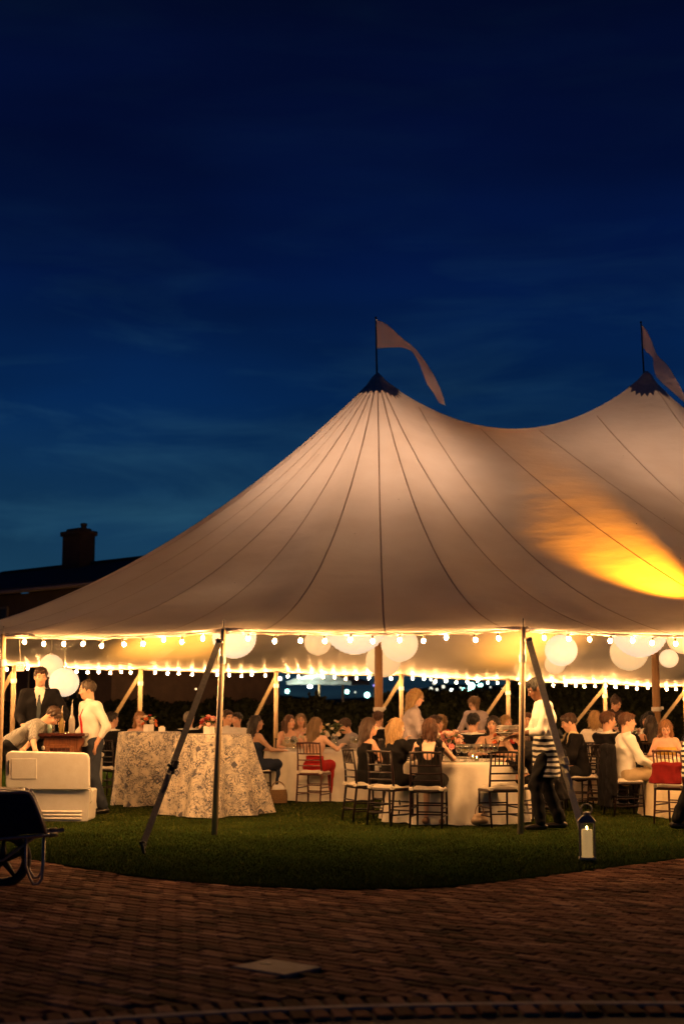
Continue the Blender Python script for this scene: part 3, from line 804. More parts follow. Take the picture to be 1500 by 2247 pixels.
# dark zigzag collars at the peaks
def collar(p0, zp, hub):
    mb = MB(); n = 48; vs = []
    for k in range(n):
        a = 2 * math.pi * k / n; dr = (math.cos(a), math.sin(a))
        zig = .08 if k % 2 else 0.0
        for j, rr in enumerate((.02, .10, .22, .32, .45 - zig)):
            pw = W(p0 + dr[0] * rr, dr[1] * rr); z = canopy_z(pw.x, pw.y) + .022
            z = max(z, 0) if j else zp + .05
            if j == 1: z = max(z, zp - .03)
            vs.append(Vector((pw.x, pw.y, z)) - TO)
    fs = []
    for k in range(n):
        l = (k + 1) % n
        for j in range(4): fs.append((k * 5 + j, k * 5 + j + 1, l * 5 + j + 1, l * 5 + j))
    mb.add(vs, fs); mb.build('peak_collar', m_collar, tent, False)
collar(0, pk.z, 0); collar(SP, pk2.z, 0)

# fan-pleated reinforcement patches over the eave poles
def patch(i):
    a = poles[i]; c0 = W(a[0], a[1]); mb = MB(); vs = []; n = 40
    l = math.hypot(a[0], a[1]) if a[0] < 0 else a[1]
    inw = Vector((-ax_a * a[0] / l - ax_n * a[1] / l)) if a[0] < 0 else -ax_n
    tan = Vector((-inw.y, inw.x))
    for k in range(n + 1):
        t = math.pi * k / n
        for j, rr in enumerate((.03, .35, .7, 1.0)):
            zig = (.045 if k % 2 else 0) * rr
            X = math.cos(t) * .46 * rr; Yq = math.sin(t) * (.34 - zig) * rr
            q = Vector((c0.x, c0.y)) + tan * X + inw * (Yq + .015)
            z = canopy_z(q.x, q.y) + .006 + (.014 if k % 2 else 0) * math.sin(math.pi * min(rr, 1) * .8)
            vs.append(Vector((q.x, q.y, z)) - TO)
    mb.add(vs, [(k * 4 + j, k * 4 + j + 1, k * 4 + 5 + j, k * 4 + 4 + j) for k in range(n) for j in range(3)])
    mb.build('reinforcement_patch', m_patch, tent)
for i in range(3, 13): patch(i)

# pennants
def pennant(base, tops, bots, pole_top, Y, label):
    b = P(*base, Y); t = empty('pennant', b, 0, label, 'flag')
    mb = MB(); pt = P(*pole_top, Y); mb.tube([Vector((0, 0, -.3)), pt - b], [.02, .012], 6); mb.sphere(pt - b, .022, 8, 6); mb.build('flagpole', m_dark_steel, t)
    vs = []; n = 28; m = 4
    def smooth(pts, s):
        k = s * (len(pts) - 1); i = min(int(k), len(pts) - 2); f_ = k - i
        g = lambda j: np.array(pts[max(0, min(j, len(pts) - 1))], float)
        p0, p1, p2, p3 = g(i - 1), g(i), g(i + 1), g(i + 2)
        return .5 * (2 * p1 + (p2 - p0) * f_ + (2 * p0 - 5 * p1 + 4 * p2 - p3) * f_ ** 2 + (3 * p1 - p0 - 3 * p2 + p3) * f_ ** 3)
    for i in range(n + 1):
        s = i / n; A_, B2 = smooth(tops, s), smooth(bots, s)
        for j in range(m + 1):
            q = A_ + (B2 - A_) * j / m
            vs.append(P(q[0], q[1], Y + .30 * math.sin(s * 7.0 + j * .35) * s - .4 * s) - b)
    mb = MB(); mb.add(vs, [(i * (m + 1) + j, i * (m + 1) + j + 1, (i + 1) * (m + 1) + j + 1, (i + 1) * (m + 1) + j) for i in range(n) for j in range(m)])
    mb.build('cloth', m_flag, t, True)
pennant((827, 822), [(824, 700), (850, 713), (880, 740), (910, 765), (935, 797), (955, 830), (968, 860), (977, 890)],
        [(824, 765), (850, 763), (882, 763), (905, 774), (922, 805), (935, 840), (950, 862), (962, 884)], (824, 697), pk.y, 'long pink pennant streaming from the middle of the tent')
pennant((1412, 812), [(1405, 710), (1415, 722), (1427, 745), (1440, 778), (1462, 800), (1482, 832), (1498, 862), (1508, 880)],
        [(1406, 760), (1418, 772), (1431, 786), (1432, 802), (1440, 828), (1465, 852), (1490, 874), (1505, 888)], (1405, 707), pk2.y, 'pink pennant twisting from the further right tent peak')

# centre poles
m_band = m_white_paint
for i, (xy, zp, lab) in enumerate(((Vector((pk.x, pk.y)), pk.z, 'thick wooden centre pole with white strap under the pennant-topped middle peak'), (pk2xy, pk2.z, 'thick wooden centre pole with white strap beside the girl at the table'))):
    t = empty('center_pole', (xy.x, xy.y, 0), 0, lab, 'tent pole')
    mb = MB(); mb.tube([(0, 0, 0), (0, 0, 2), (0, 0, zp - .05)], [.078, .074, .05], 16); mb.build('shaft', m_wood_pole, t, True)
    mb = MB(); mb.lathe([(.080, -.04), (.098, -.03), (.098, .03), (.080, .04)], 16, (0, 0, 1.43)); mb.bbox((.1, -.03, 0 + 1.45), (.05, .05, .06), .008); mb.build('strap_band', m_band, t)
    # clamp-on uplights wash the peak
    for k, an in enumerate((R(-100), R(80))):
        f_ = MB(); f_.lathe([(.045, 0), (.06, .02), (.06, .12), (.052, .125), (.05, .10), (.0, .10)], 12); fo = f_.build('uplight', m_dark_steel, t, loc=(.14 * math.cos(an), .14 * math.sin(an), 3.25))
        br = MB(); br.bbox((-.04 * math.cos(an), -.04 * math.sin(an), .05), (.07, .05, .04), .004); br.build('bracket', m_dark_steel, fo)
        ld = bpy.data.lights.new('uplight_lamp', 'SPOT'); ld.energy = W_POLE_UP * (1.0 if i == 0 else .6) * (.74 if k == 0 else 3.4); ld.color = (1, .59, .36) if k == 0 else (1, .50, .20); ld.spot_size = R(120); ld.spot_blend = 1.0; ld.shadow_soft_size = .05
        lo = bpy.data.objects.new('uplight_lamp', ld); col.objects.link(lo); lo.parent = fo; lo.location = (0, 0, .13)
        dv = Vector((math.cos(an), math.sin(an), 1.18 if k == 0 else .30)); lo.rotation_euler = dv.to_track_quat('-Z', 'Y').to_euler()

# side poles
def side_pole(i, foot=None, label=None, r_=.036, mt=None):
    a = poles[i]; top = W(a[0], a[1], a[2] + .03)
    ft = foot if foot is not None else W(a[0] * 1.0, a[1], 0)
    t = empty('side_pole', (ft.x, ft.y, 0), 0, label, 'tent pole', None); o = Vector((ft.x, ft.y, 0))
    mb = MB(); mb.tube([Vector((0, 0, -.02)), (top - o) * .5, top - o], [r_, r_, r_ * .95], 12); mb.build('shaft', mt or m_side_pole, t, True)
    dv = (top - o).normalized()
    mb = MB(); mb.tube([top - o + dv * .00, top - o + dv * .10], .008, 6); mb.build('pin', m_steel, t)
    mb = MB(); mb.tube([top - o - dv * .42, top - o - dv * .33], r_ * 1.25, 12); mb.build('sleeve', m_white_paint, t)
    mb = MB(); tor = [(top - o - dv * .03) + Vector((.05 + .032 * math.cos(k), 0, .032 * math.sin(k))) for k in np.linspace(0, 6.283, 13)]; mb.tube(tor, .007, 6); mb.build('ring', m_steel, t)
    return t
m_pole_front = mat('front_pole_brightened', (.52, .40, .26), (.36, .27, .17), 6, .35, .15, 40, stretch=(8, 8, .6))  # paler copy of the side pole colour, brightened since light comes from behind
side_pole(6, G(470, 1835), 'slim side pole planted in the lawn in front of the patterned tables', .036, m_pole_front)
side_pole(5, G(1141, 1833), 'slim side pole planted in the lawn in front of the waiter', .036, m_pole_front)
side_pole(7, None, 'slim side pole beside the man bending over the cooler')
side_pole(4, None, 'slim side pole right of the standing lantern'); side_pole(3, None, 'slim side pole further right along the tent front')
backlab = ['slim side pole at the tent end behind the suited man', 'slim side pole at the tent end behind the bar', 'slim side pole at the round tent end by the house',
           'far side pole with paper tag behind the bar', 'far side pole behind the blonde woman at the patterned table', 'far side pole behind the red-dress table', 'far side pole left of the blonde waitress in glasses',
           'far side pole with small white box right of the ponytailed waitress', 'far side pole beside the woman with piled-up hair', 'far side pole behind the girl at the right table']
for k, i in enumerate(range(8, 18)): side_pole(i, None, backlab[k], .05)

# guy straps
def strap(top, bottom, label, wd=.027, front=True, mA=None, mB_=None):
    t = empty('guy_strap', (bottom.x, bottom.y, 0), 0, label, 'tent strap', None); o = Vector((bottom.x, bottom.y, 0))
    A_, B2 = top - o, Vector((0, 0, .10)); dv = (B2 - A_)
    up = Vector((1, 0, 0))
    side = dv.cross(Vector((0, 1, .2))).normalized()
    def ribbon(a, b, w, th=.004):
        mb = MB(); n_ = dv.normalized().cross(side).normalized()
        vs = []
        for p in (a, b):
            for s1, s2 in ((-1, -1), (1, -1), (1, 1), (-1, 1)): vs.append(p + side * (w * s1) + n_ * (th * s2))
        mb.add(vs, [(0, 1, 5, 4), (1, 2, 6, 5), (2, 3, 7, 6), (3, 0, 4, 7), (0, 3, 2, 1), (4, 5, 6, 7)]); return mb
    m1, m2 = mA or m_strap, mB_ or m_strap
    fr = .66
    ribbon(A_, A_ + dv * fr, wd).build('upper_webbing', m1, t)
    ribbon(A_ + dv * (fr - .02), B2, wd * .95).build('lower_webbing', m2, t)
    if front:
        mid = A_ + dv * fr; n_ = dv.normalized().cross(side).normalized()
        if n_.y > 0: n_ = -n_
        Mr = Matrix((side, dv.normalized(), n_)).transposed()
        mb = MB(); mb.bbox(mid + n_ * .02 + side * .01, (.075, .17, .03), .008, Mr); mb.bbox(mid + n_ * .05 + side * .03 - dv.normalized() * .02, (.06, .10, .02), .006, Mr)
        mb.tube([mid + n_ * .03 - side * .05, mid + n_ * .03 + side * .05], .018, 8); mb.build('ratchet', m_dark_steel if mA is m_strap_dark else m_strap, t)
        mb = MB(); mb.tube([mid + dv * .02 + n_ * .03, mid + dv * .05 + n_ * .07, mid + dv * .09 + n_ * .05 + side * .02, mid + dv * .12 + n_ * .02], .018, 4, flat=.2, up=tuple(n_)); mb.build('loose_tail', m2, t)
        mb = MB(); tor = [A_ + dv * .012 + side * (.045 * math.cos(k)) + n_ * (.02 * math.sin(k)) for k in np.linspace(0, 6.283, 11)]; mb.tube(tor, .008, 6)
        mb.bbox(A_ + dv * .012, (.085, .03, .02), .004, Mr); mb.build('buckle', m_steel, t)
    mb = MB(); mb.tube([(0.03, 0, -.05), (-.01, 0, .12)], .018, 8); mb.tube([(-.035, 0, .12), (.02, 0, .13)], .014, 8); mb.build('stake', m_dark_steel, t)
    mb = MB(); tor = [Vector((.02 * math.cos(k) + .01, .02, .10 + .035 * math.sin(k))) for k in np.linspace(0, 6.283, 11)]; mb.tube(tor, .006, 6); mb.build('hook', m_steel, t)
a = poles[6]; strap(W(a[0], a[1], a[2] - .10) + Vector((-.035, -.04, 0)), G(313, 1876), 'dark ratchet strap staked in the grass in front of the patterned tables', .034, True, m_strap_dark, m_strap_dark)
a = poles[5]; strap(W(a[0], a[1], a[2] - .10) + Vector((.05, -.04, 0)), G(1282, 1862), 'grey ratchet strap running down past the waiter to the lantern', .038, True)
m_strap_far = mat('strap_far', (.40, .30, .18), (.3, .22, .13), 20, .8)
bl2 = ['lit strap slanting down behind the bar', 'lit strap slanting behind the dark-suited guest at the tent end', 'lit strap slanting down behind the ponytailed guest in navy', 'lit strap behind the blonde waitress in glasses',
       'lit strap slanting behind the ponytailed waitress', 'lit strap slanting behind the suited man at the middle table', 'lit strap slanting behind the girl at the right table']
ends = [(-30, 1600), (248, 1590), (545, 1612), (838, 1560), (1050, 1590), (1268, 1575), (1440, 1590)]
for k, i in enumerate(range(11, 18)):
    a = poles[i]; tp = W(a[0], a[1], a[2] - .12); u, v = ends[k]
    u0 = 750 + tp.x / tp.y * FPX; v0 = 1548 - (tp.z - 1.5) / tp.y * FPX
    dxdv = (u - u0) / (v - v0); yb = tp.y + 2.2; vb = 1548 + 1.5 / yb * FPX
    strap(tp, Vector(((u0 + dxdv * (vb - v0) - 750) / FPX * yb, yb, 0)), bl2[k], .042, False, m_strap_far, m_strap_far)

# string lights
bm_ = MB(); bm_.sphere((0, 0, -.035), (.0225, .0225, .028), 10, 7); bulb_mesh = bm_.mesh('bulb', m_bulb, True)
so = MB(); so.lathe([(.013, -.012), (.014, .022), (.008, .03)], 8); socket_mesh = so.mesh('socket', m_socket)
def string_run(i0, i1, label, sp=.30, din=.012, dz=-.052):
    pts = eave_pts(i0, i1, sp, din, dz)
    t = empty('string_lights', (pts[0].x, pts[0].y, 0), 0, label, 'string lights', 'string lights along the tent eaves'); o = Vector((pts[0].x, pts[0].y, 0))
    cab = []
    for i, p in enumerate(pts):
        p = p + Vector((random.gauss(0, .015), random.gauss(0, .015), random.gauss(0, .012)))
        cab.append(p - o + Vector((0, 0, .03)))
        if i < len(pts) - 1: cab.append((p + pts[i + 1]) / 2 - o + Vector((0, 0, .045)))
        b = link('bulb', bulb_mesh, None, t, p - o, (random.gauss(0, .15), random.gauss(0, .15), 0))
        link('socket', socket_mesh, None, b)
    mb = MB(); mb.tube(cab, .006, 5); mb.build('cable', m_cable, t)
string_run(2, 6, 'string of bare warm bulbs along the front eave')
string_run(6, 8, 'string of bare warm bulbs along the front eave beside the bar')
string_run(8, 12, 'string of bare warm bulbs round the closed left end')
string_run(12, 18, 'string of bare warm bulbs along the far eave')

# paper lanterns
def lantern(u, v, rp, Y, label, tint=(1.0, .77, .46), e=1.0):
    p = P(u, v, Y); r_ = rp / FPX * Y
    t = empty('paper_lantern', p, 0, label, 'paper lantern', None)
    key = 'lantern_paper_%d' % int(tint[2] * 1000 + e * 10)
    m = mat(key, (.80, .70, .54), (.74, .63, .47), 9, .8, .3, 50, emit=tint, estr=E_LANTERN * e)
    mb = MB(); prof = []; nrib = 18
    for k in range(nrib * 2 + 1):
        ph = -math.pi / 2 + .16 + (math.pi - .32) * k / (nrib * 2); rr = r_ * (1.0 if k % 2 == 0 else .972)
        prof.append((rr * math.cos(ph), rr * .96 * math.sin(ph)))
    mb.lathe(prof, 28, cap=False); mb.build('shade', m, t, True)
    mb = MB(); tor = [Vector((.16 * r_ * math.cos(k), .16 * r_ * math.sin(k), r_ * .955)) for k in np.linspace(0, 6.283, 13)]; mb.tube(tor, .006, 5)
    mb.tube([(-.16 * r_, 0, r_ * .955), (0, 0, r_ * 1.1), (.16 * r_, 0, r_ * .955)], .004, 5); mb.build('wire_frame', m_cable, t)
    zt_ = canopy_z(p.x, p.y) - p.z
    mb = MB(); mb.tube([(0, 0, r_ * 1.08), (0, 0, max(zt_, r_ * 1.2))], .004, 5); mb.build('cord', m_cable, t)
cream, amber, white_ = (1.0, .76, .45), (1.0, .64, .30), (1.0, .84, .60)
lantern(113, 1461, 26, 22.6, 'small cream paper lantern above the suited man', cream)
lantern(141, 1497, 33, 21.2, 'cream paper lantern hanging low between the two men in ties', white_)
lantern(514, 1398, 49, 20.5, 'cream paper lantern behind the slim front side pole', white_)
lantern(697, 1409, 30, 24.2, 'amber paper lantern tucked left of the biggest one', amber)
lantern(778, 1368, 71, 21.6, 'largest cream paper lantern beside the centre pole', white_)
lantern(876, 1413, 41, 22.6, 'cream paper lantern right of the middle centre pole', cream)
lantern(841, 1448, 39, 26.6, 'amber paper lantern partly behind the middle centre pole', amber)
lantern(1230, 1427, 36, 20.6, 'cream paper lantern hanging free above the waiter', white_)
lantern(1217, 1457, 23, 25.5, 'small amber paper lantern below the free-hanging cream one', amber)
lantern(1402, 1383, 62, 22.0, 'big cream paper lantern in front of the further centre pole', white_)
lantern(1379, 1431, 42, 25.6, 'amber paper lantern below the big one by the further centre pole', amber)
lantern(1466, 1445, 21, 22.6, 'smallest cream paper lantern right of the further centre pole', cream)
lantern(1497, 1400, 36, 20.6, 'amber paper lantern high up beyond the further centre pole', amber)

# wash lights clamped to side poles: they throw the orange pools on the cloth
def wash(loc, target, label, watts, size, colr=(1, .50, .10), soft=.05, blend=.8):
    t = empty('wash_light', loc, 0, label, 'stage light')
    dv = (Vector(target) - Vector(loc)).normalized(); q = dv.to_track_quat('Z', 'Y').to_euler()
    mb = MB(); mb.lathe([(.03, -.16), (.07, -.14), (.075, .0), (.085, .02), (.075, .03), (.07, 0), (0, -.01)], 14); mb.build('can', m_dark_steel, t, rot=q)
    mb = MB(); mb.tube([(-.09, 0, -.05), (-.09, 0, -.14), (.09, 0, -.14), (.09, 0, -.05)], .008, 6); mb.build('yoke', m_dark_steel, t)
    mb = MB(); mb.tube([(0, 0, -.14), (0, 0, -loc[2] + .02)], .014, 6); mb.lathe([(.14, 0), (.14, .015), (.03, .03)], 14, (0, 0, -loc[2] + .005)); mb.build('stand', m_dark_steel, t)
    ld = bpy.data.lights.new('wash_lamp', 'SPOT'); ld.energy = watts; ld.color = colr; ld.spot_size = size; ld.spot_blend = blend; ld.shadow_soft_size = soft
    lo = bpy.data.objects.new('wash_lamp', ld); col.objects.link(lo); lo.parent = t; lo.location = dv * .05; lo.rotation_euler = dv.to_track_quat('-Z', 'Y').to_euler()
def canopy_hit(u, v):
    """first canopy point seen through a photo pixel"""
    for k in range(400):
        q = P(u, v, 15.5 + k * .03); p_, q2 = L2(q.x, q.y)
        if 0 < q2 < 9 and p_ < 15 and canopy_z(q.x, q.y) >= q.z: return q
    return q
la = W(1.95, 8.35, 1.93); tg2 = W(1.80, 5.65, 0); tg2.z = canopy_z(tg2.x, tg2.y)
wash(tuple(la), tuple(tg2), 'small can light on a stand washing the front slope of the canopy', W_SPOT * 19.0, R(29), (1, .30, .008), .06, 1.0)
def inner_hit(u, v):
    """far inner slope of the canopy seen under the front eave"""
    for k in range(500):
        q = P(u, v, 22 + k * .03); p_, q2 = L2(q.x, q.y)
        if q2 < 0 and canopy_z(q.x, q.y) <= q.z: return q
    return q
for (u, v, lab, wt) in ((385, 1405, 'small can light on a stand washing the far left canopy', 1.3), (1170, 1415, 'small can light on a stand washing the far canopy behind the waiter', 1.2)):
    q_ = inner_hit(u, v); wash((q_.x + .35, q_.y - 1.3, .9), tuple(q_), lab, W_SPOT * wt, R(80), (1, .42, .06), .05, 1.0)

# ================================================================== furniture
def make_chair(mw, label, sash=None):
    t = empty('banquet_chair', (0, 0, 0), 0, label, 'chair')
    def part(name, fn, m=mw, smooth=False):
        q = MB(); fn(q); return q.build(name, m, t, smooth)
    def leg(q, x, front):
        if front: q.tube([(x, .185, 0), (x, .185, .12), (x, .180, .30), (x, .178, .445)], [.011, .015, .014, .016], 8)
        else: q.tube([(x * 1.0, -.245, 0), (x, -.215, .22), (x, -.19, .44), (x * .97, -.205, .66), (x * .94, -.245, .915)], [.012, .015, .017, .014, .012], 8)
    for x in (-.185, .185): part('front_leg', lambda q: leg(q, x, True), smooth=True)
    for x in (-.195, .195): part('back_post', lambda q: leg(q, x, False), smooth=True)
    def frame(q):
        for a, b in (((-.185, .18), (.185, .18)), ((-.195, -.19), (.195, -.19)), ((-.185, .18), (-.195, -.19)), ((.185, .18), (.195, -.19))):
            q.tube([(a[0], a[1], .435), (b[0], b[1], .435)], .020, 8)
        q.bbox((0, 0, .438), (.36, .36, .016), .004)
    part('seat_frame', frame)
    def ring(y0, y1, z, r_=.0095): return lambda q: q.tube([(-.188, y0, z), (0, (y0 + y1) / 2, z), (.188, y1, z)], r_, 7)
    for z in (.16, .27): part('rung', ring(.184, .184, z))
    for z in (.16, .27): part('rung', ring(-.222 + (z - .16) * .1, -.222 + (z - .16) * .1, z))
    for x in (-.188, .188):
        for z in (.13, .23): part('rung', lambda q: q.tube([(x, .184, z), (x, -.222, z)], .0095, 7))
    def yb(z): return float(np.interp(z, [.44, .66, .915], [-.19, -.205, -.245]))
    for z in (.560, .645, .740): part('back_rail', lambda q: q.tube([(-.19, yb(z), z), (-.07, yb(z) - .012, z), (.07, yb(z) - .012, z), (.19, yb(z), z)], .011, 7))
    part('top_rail', lambda q: q.tube([(-.195, yb(.9), .895), (-.07, yb(.9) - .016, .905), (.07, yb(.9) - .016, .905), (.195, yb(.9), .895)], .014, 8))
    for k in range(6):
        x = -.135 + .054 * k
        part('spindle', lambda q: q.tube([(x, yb(.74) - .011, .745), (x, yb(.82) - .012, .82), (x, yb(.9) - .014, .90)], [.007, .009, .007], 6))
    def cush(q):
        n = 9; vs = []; H0 = .448
        for top in (0, 1):
            for i in range(n):
                for j in range(n):
                    a, b = -1 + 2 * i / (n - 1), -1 + 2 * j / (n - 1)
                    e = (1 - a ** 6) * (1 - b ** 6)
                    ed = .93 + .07 * e ** .3
                    vs.append((a * .197 * ed, b * .197 * ed + .0, H0 + (.012 + .036 * e ** .45 + .004 * math.sin(a * 5 + b * 3) if top else .0)))
        m_ = n * n; fs = []
        for i in range(n - 1):
            for j in range(n - 1):
                a = i * n + j; fs.append((a, a + 1, a + n + 1, a + n)); fs.append((m_ + a, m_ + a + n, m_ + a + n + 1, m_ + a + 1))
        rim = [j for j in range(n)] + [i * n + n - 1 for i in range(1, n)] + [(n - 1) * n + j for j in range(n - 2, -1, -1)] + [i * n for i in range(n - 2, 0, -1)]
        for k in range(len(rim)):
            a, b = rim[k], rim[(k + 1) % len(rim)]; fs.append((a, m_ + a, m_ + b, b))
        q.add(vs, fs)
    c_ = part('cushion', cush, m_cushion, True)
    for x in (-.185, .185):
        q = MB(); q.bbox((x, -.20, .462), (.05, .06, .05), .01); q.build('tie', m_cushion, c_)
    return t

proto = {'dark': None, 'red': None}
def chair(x, y, yaw, label, kind='dark'):
    if proto[kind] is None:
        proto[kind] = make_chair(m_chair if kind == 'dark' else m_chair_red, label); t = proto[kind]
    else: t = copy_tree(proto[kind])
    t.location = (x, y, .03); t.rotation_euler = (0, 0, -R(yaw)); t['label'] = label; t['category'] = 'chair'
    t['group'] = 'banquet chairs round the dinner tables'
    return t

def drape_mesh(Rt, H, flare, nf, amp, seed, floor=.02, n=120):
    rs = random.Random(seed); ph = [rs.random() * 6.28 for _ in range(5)]
    prof = [(0, H), (.5, H), (.9, H), (.985, H - .004), (1.0, H - .022)]
    vs = []; fs = []; m_ = 0
    for r_, z in prof:
        for k in range(n):
            t = 2 * math.pi * k / n; vs.append((Rt * r_ * math.cos(t), Rt * r_ * math.sin(t), z))
        m_ += 1
    ND = 16
    for i in range(1, ND + 1):
        f_ = i / ND; z = H - .022 + (floor - H + .022) * f_
        for k in range(n):
            t = 2 * math.pi * k / n
            w = math.sin(nf * t + ph[0] + .9 * math.sin(2 * t + ph[1])) + .45 * math.sin((nf * 2 + 1) * t + ph[2]) + .3 * math.sin(3 * t + ph[3])
            r_ = Rt * (1 + flare * f_ ** 1.25) + amp * w * f_ ** .8 + .01 * math.sin(5 * t + 9 * f_ + ph[4]) * f_
            zz = z + (0 if i < ND else .012 * math.sin(nf * t + ph[2]))
            vs.append((r_ * math.cos(t), r_ * math.sin(t), max(zz, floor - .005)))
        m_ += 1
    for i in range(m_ - 1):
        for k in range(n):
            j = (k + 1) % n; fs.append((i * n + k, i * n + n + k, i * n + n + j, i * n + j))
    fs = [f_ for f_ in fs]
    me = bpy.data.meshes.new('tablecloth'); me.from_pydata(vs, [], fs); me.update()
    me.polygons.foreach_set('use_smooth', [True] * len(fs)); return me

def table(x, y, Rt, H, label, m=None, flare=.10, nf=11, amp=.035, seed=1, name='dining_table', n=120):
    t = empty(name, (x, y, .03), 0, label, 'table', None)
    link('tablecloth', drape_mesh(Rt, H, flare, nf, amp, seed, .0, n), m or m_linen, t)
    q = MB(); q.lathe([(Rt * .985, H - .035), (Rt * .985, H - .008)], 32); q.build('tabletop', m_mahogany, t)
    q = MB(); q.lathe([(.28, 0), (.28, .03), (.05, .06), (.045, H - .04), (.2, H - .036)], 12); q.build('pedestal', m_dark_steel, t)
    return t
ZT = .03 + .755
T1 = (1.50, 18.95); T2 = (-.35, 23.35); T3 = (5.00, 19.75); T4 = (2.30, 21.95); T5 = (-2.6, 25.6); T6 = (4.55, 22.75); T7 = (1.2, 26.0); T8 = (6.0, 26.2)
table(*T1, .90, .755, 'round table in a white cloth in front of the woman in open-back dress', seed=3, amp=.05)
table(*T2, .90, .755, 'round table in a white cloth beside the red-dressed guest', seed=5, amp=.045)
table(*T3, .85, .755, 'round cream-clothed table between the white-shirted man and red chair', seed=8, m=mat('linen_cream', (.76, .64, .44), (.66, .54, .36), 5, .85, .25, 220))
table(*T4, .90, .755, 'round white-clothed table left of the bearded suited man', seed=9)
table(*T5, .90, .755, 'round white-clothed table far back behind the patterned tables', seed=11)
table(*T6, .90, .755, 'round white-clothed table behind the white-shirted man, holding a bright candle', seed=12)
table(*T7, .90, .755, 'round white-clothed table far back behind the blonde waitress', seed=13)
table(*T8, .90, .755, 'round white-clothed table far back by the further centre pole', seed=14)

# blue toile print for the two tall tables
def toile():
    m = bpy.data.materials.new('toile_print'); m.use_nodes = True; nt = m.node_tree; b = nt.nodes['Principled BSDF']; b.inputs['Roughness'].default_value = .85
    tcn = N(nt, 'ShaderNodeTexCoord')
    nd = N(nt, 'ShaderNodeTexNoise'); nd.inputs['Scale'].default_value = 6; nd.inputs['Detail'].default_value = 3
    nt.links.new(tcn.outputs['Object'], nd.inputs['Vector'])
    va = N(nt, 'ShaderNodeMixRGB', blend_type='ADD'); va.inputs[0].default_value = .13
    nt.links.new(tcn.outputs['Object'], va.inputs[1]); nt.links.new(nd.outputs['Color'], va.inputs[2])
    def lines(scale, lo, hi):
        v = N(nt, 'ShaderNodeTexVoronoi', feature='DISTANCE_TO_EDGE'); v.inputs['Scale'].default_value = scale
        nt.links.new(va.outputs[0], v.inputs['Vector'])
        r_ = N(nt, 'ShaderNodeMapRange'); r_.inputs[1].default_value = lo; r_.inputs[2].default_value = hi; r_.inputs[3].default_value = 1; r_.inputs[4].default_value = 0
        nt.links.new(v.outputs['Distance'], r_.inputs[0]); return r_.outputs[0]
    def mul(a, c):
        n = N(nt, 'ShaderNodeMath', operation='MULTIPLY'); nt.links.new(a, n.inputs[0])
        if isinstance(c, float): n.inputs[1].default_value = c
        else: nt.links.new(c, n.inputs[1])
        return n.outputs[0]
    def noise(scale, lo, hi):
        n = N(nt, 'ShaderNodeTexNoise'); n.inputs['Scale'].default_value = scale; n.inputs['Detail'].default_value = 2
        nt.links.new(tcn.outputs['Object'], n.inputs['Vector'])
        r_ = N(nt, 'ShaderNodeMapRange'); r_.inputs[1].default_value = lo; r_.inputs[2].default_value = hi
        nt.links.new(n.outputs['Fac'], r_.inputs[0]); return r_.outputs[0]
    def mxm(a, c):
        n = N(nt, 'ShaderNodeMath', operation='MAXIMUM'); nt.links.new(a, n.inputs[0]); nt.links.new(c, n.inputs[1]); return n.outputs[0]
    # rings like little blossoms
    vr = N(nt, 'ShaderNodeTexVoronoi'); vr.inputs['Scale'].default_value = 8; nt.links.new(va.outputs[0], vr.inputs['Vector'])
    wv = N(nt, 'ShaderNodeMath', operation='SINE'); ml = N(nt, 'ShaderNodeMath', operation='MULTIPLY'); ml.inputs[1].default_value = 21
    nt.links.new(vr.outputs['Distance'], ml.inputs[0]); nt.links.new(ml.outputs[0], wv.inputs[0])
    rr = N(nt, 'ShaderNodeMapRange'); rr.inputs[1].default_value = .55; rr.inputs[2].default_value = .95; nt.links.new(wv.outputs[0], rr.inputs[0])
    rings = mul(mul(rr.outputs[0], noise(5, .46, .56)), .85)
    def strokes(scale, bands, wid, mlo, mhi, ms):
        n = N(nt, 'ShaderNodeTexNoise'); n.inputs['Scale'].default_value = scale; n.inputs['Detail'].default_value = 1.5; n.inputs['Distortion'].default_value = .8
        nt.links.new(tcn.outputs['Object'], n.inputs['Vector'])
        a = N(nt, 'ShaderNodeMath', operation='MULTIPLY'); a.inputs[1].default_value = bands; nt.links.new(n.outputs['Fac'], a.inputs[0])
        f_ = N(nt, 'ShaderNodeMath', operation='PINGPONG'); f_.inputs[1].default_value = .5; nt.links.new(a.outputs[0], f_.inputs[0])
        r_ = N(nt, 'ShaderNodeMapRange'); r_.inputs[1].default_value = wid; r_.inputs[2].default_value = wid * .4; r_.inputs[3].default_value = 0; r_.inputs[4].default_value = 1
        nt.links.new(f_.outputs[0], r_.inputs[0]); return mul(r_.outputs[0], noise(ms, mlo, mhi))
    l1 = strokes(7.5, 7, .13, .40, .50, 5.0); l2 = mxm(strokes(15, 6, .15, .42, .52, 8.0), mul(noise(26, .60, .68), noise(7, .42, .5)))
    # dark postage-stamp motifs
    vs_ = N(nt, 'ShaderNodeTexVoronoi', distance='CHEBYCHEV'); vs_.inputs['Scale'].default_value = 4.2; vs_.inputs['Randomness'].default_value = .9
    rot = N(nt, 'ShaderNodeMapping'); rot.inputs['Rotation'].default_value = (.5, .6, .4); nt.links.new(tcn.outputs['Object'], rot.inputs[0]); nt.links.new(rot.outputs[0], vs_.inputs['Vector'])
    st = N(nt, 'ShaderNodeMapRange'); st.inputs[1].default_value = .16; st.inputs[2].default_value = .14; st.inputs[3].default_value = 0; st.inputs[4].default_value = 1; nt.links.new(vs_.outputs['Distance'], st.inputs[0])
    st2 = N(nt, 'ShaderNodeMapRange'); st2.inputs[1].default_value = .05; st2.inputs[2].default_value = .07; nt.links.new(vs_.outputs['Distance'], st2.inputs[0])
    stamps = mul(st.outputs[0], st2.outputs[0])
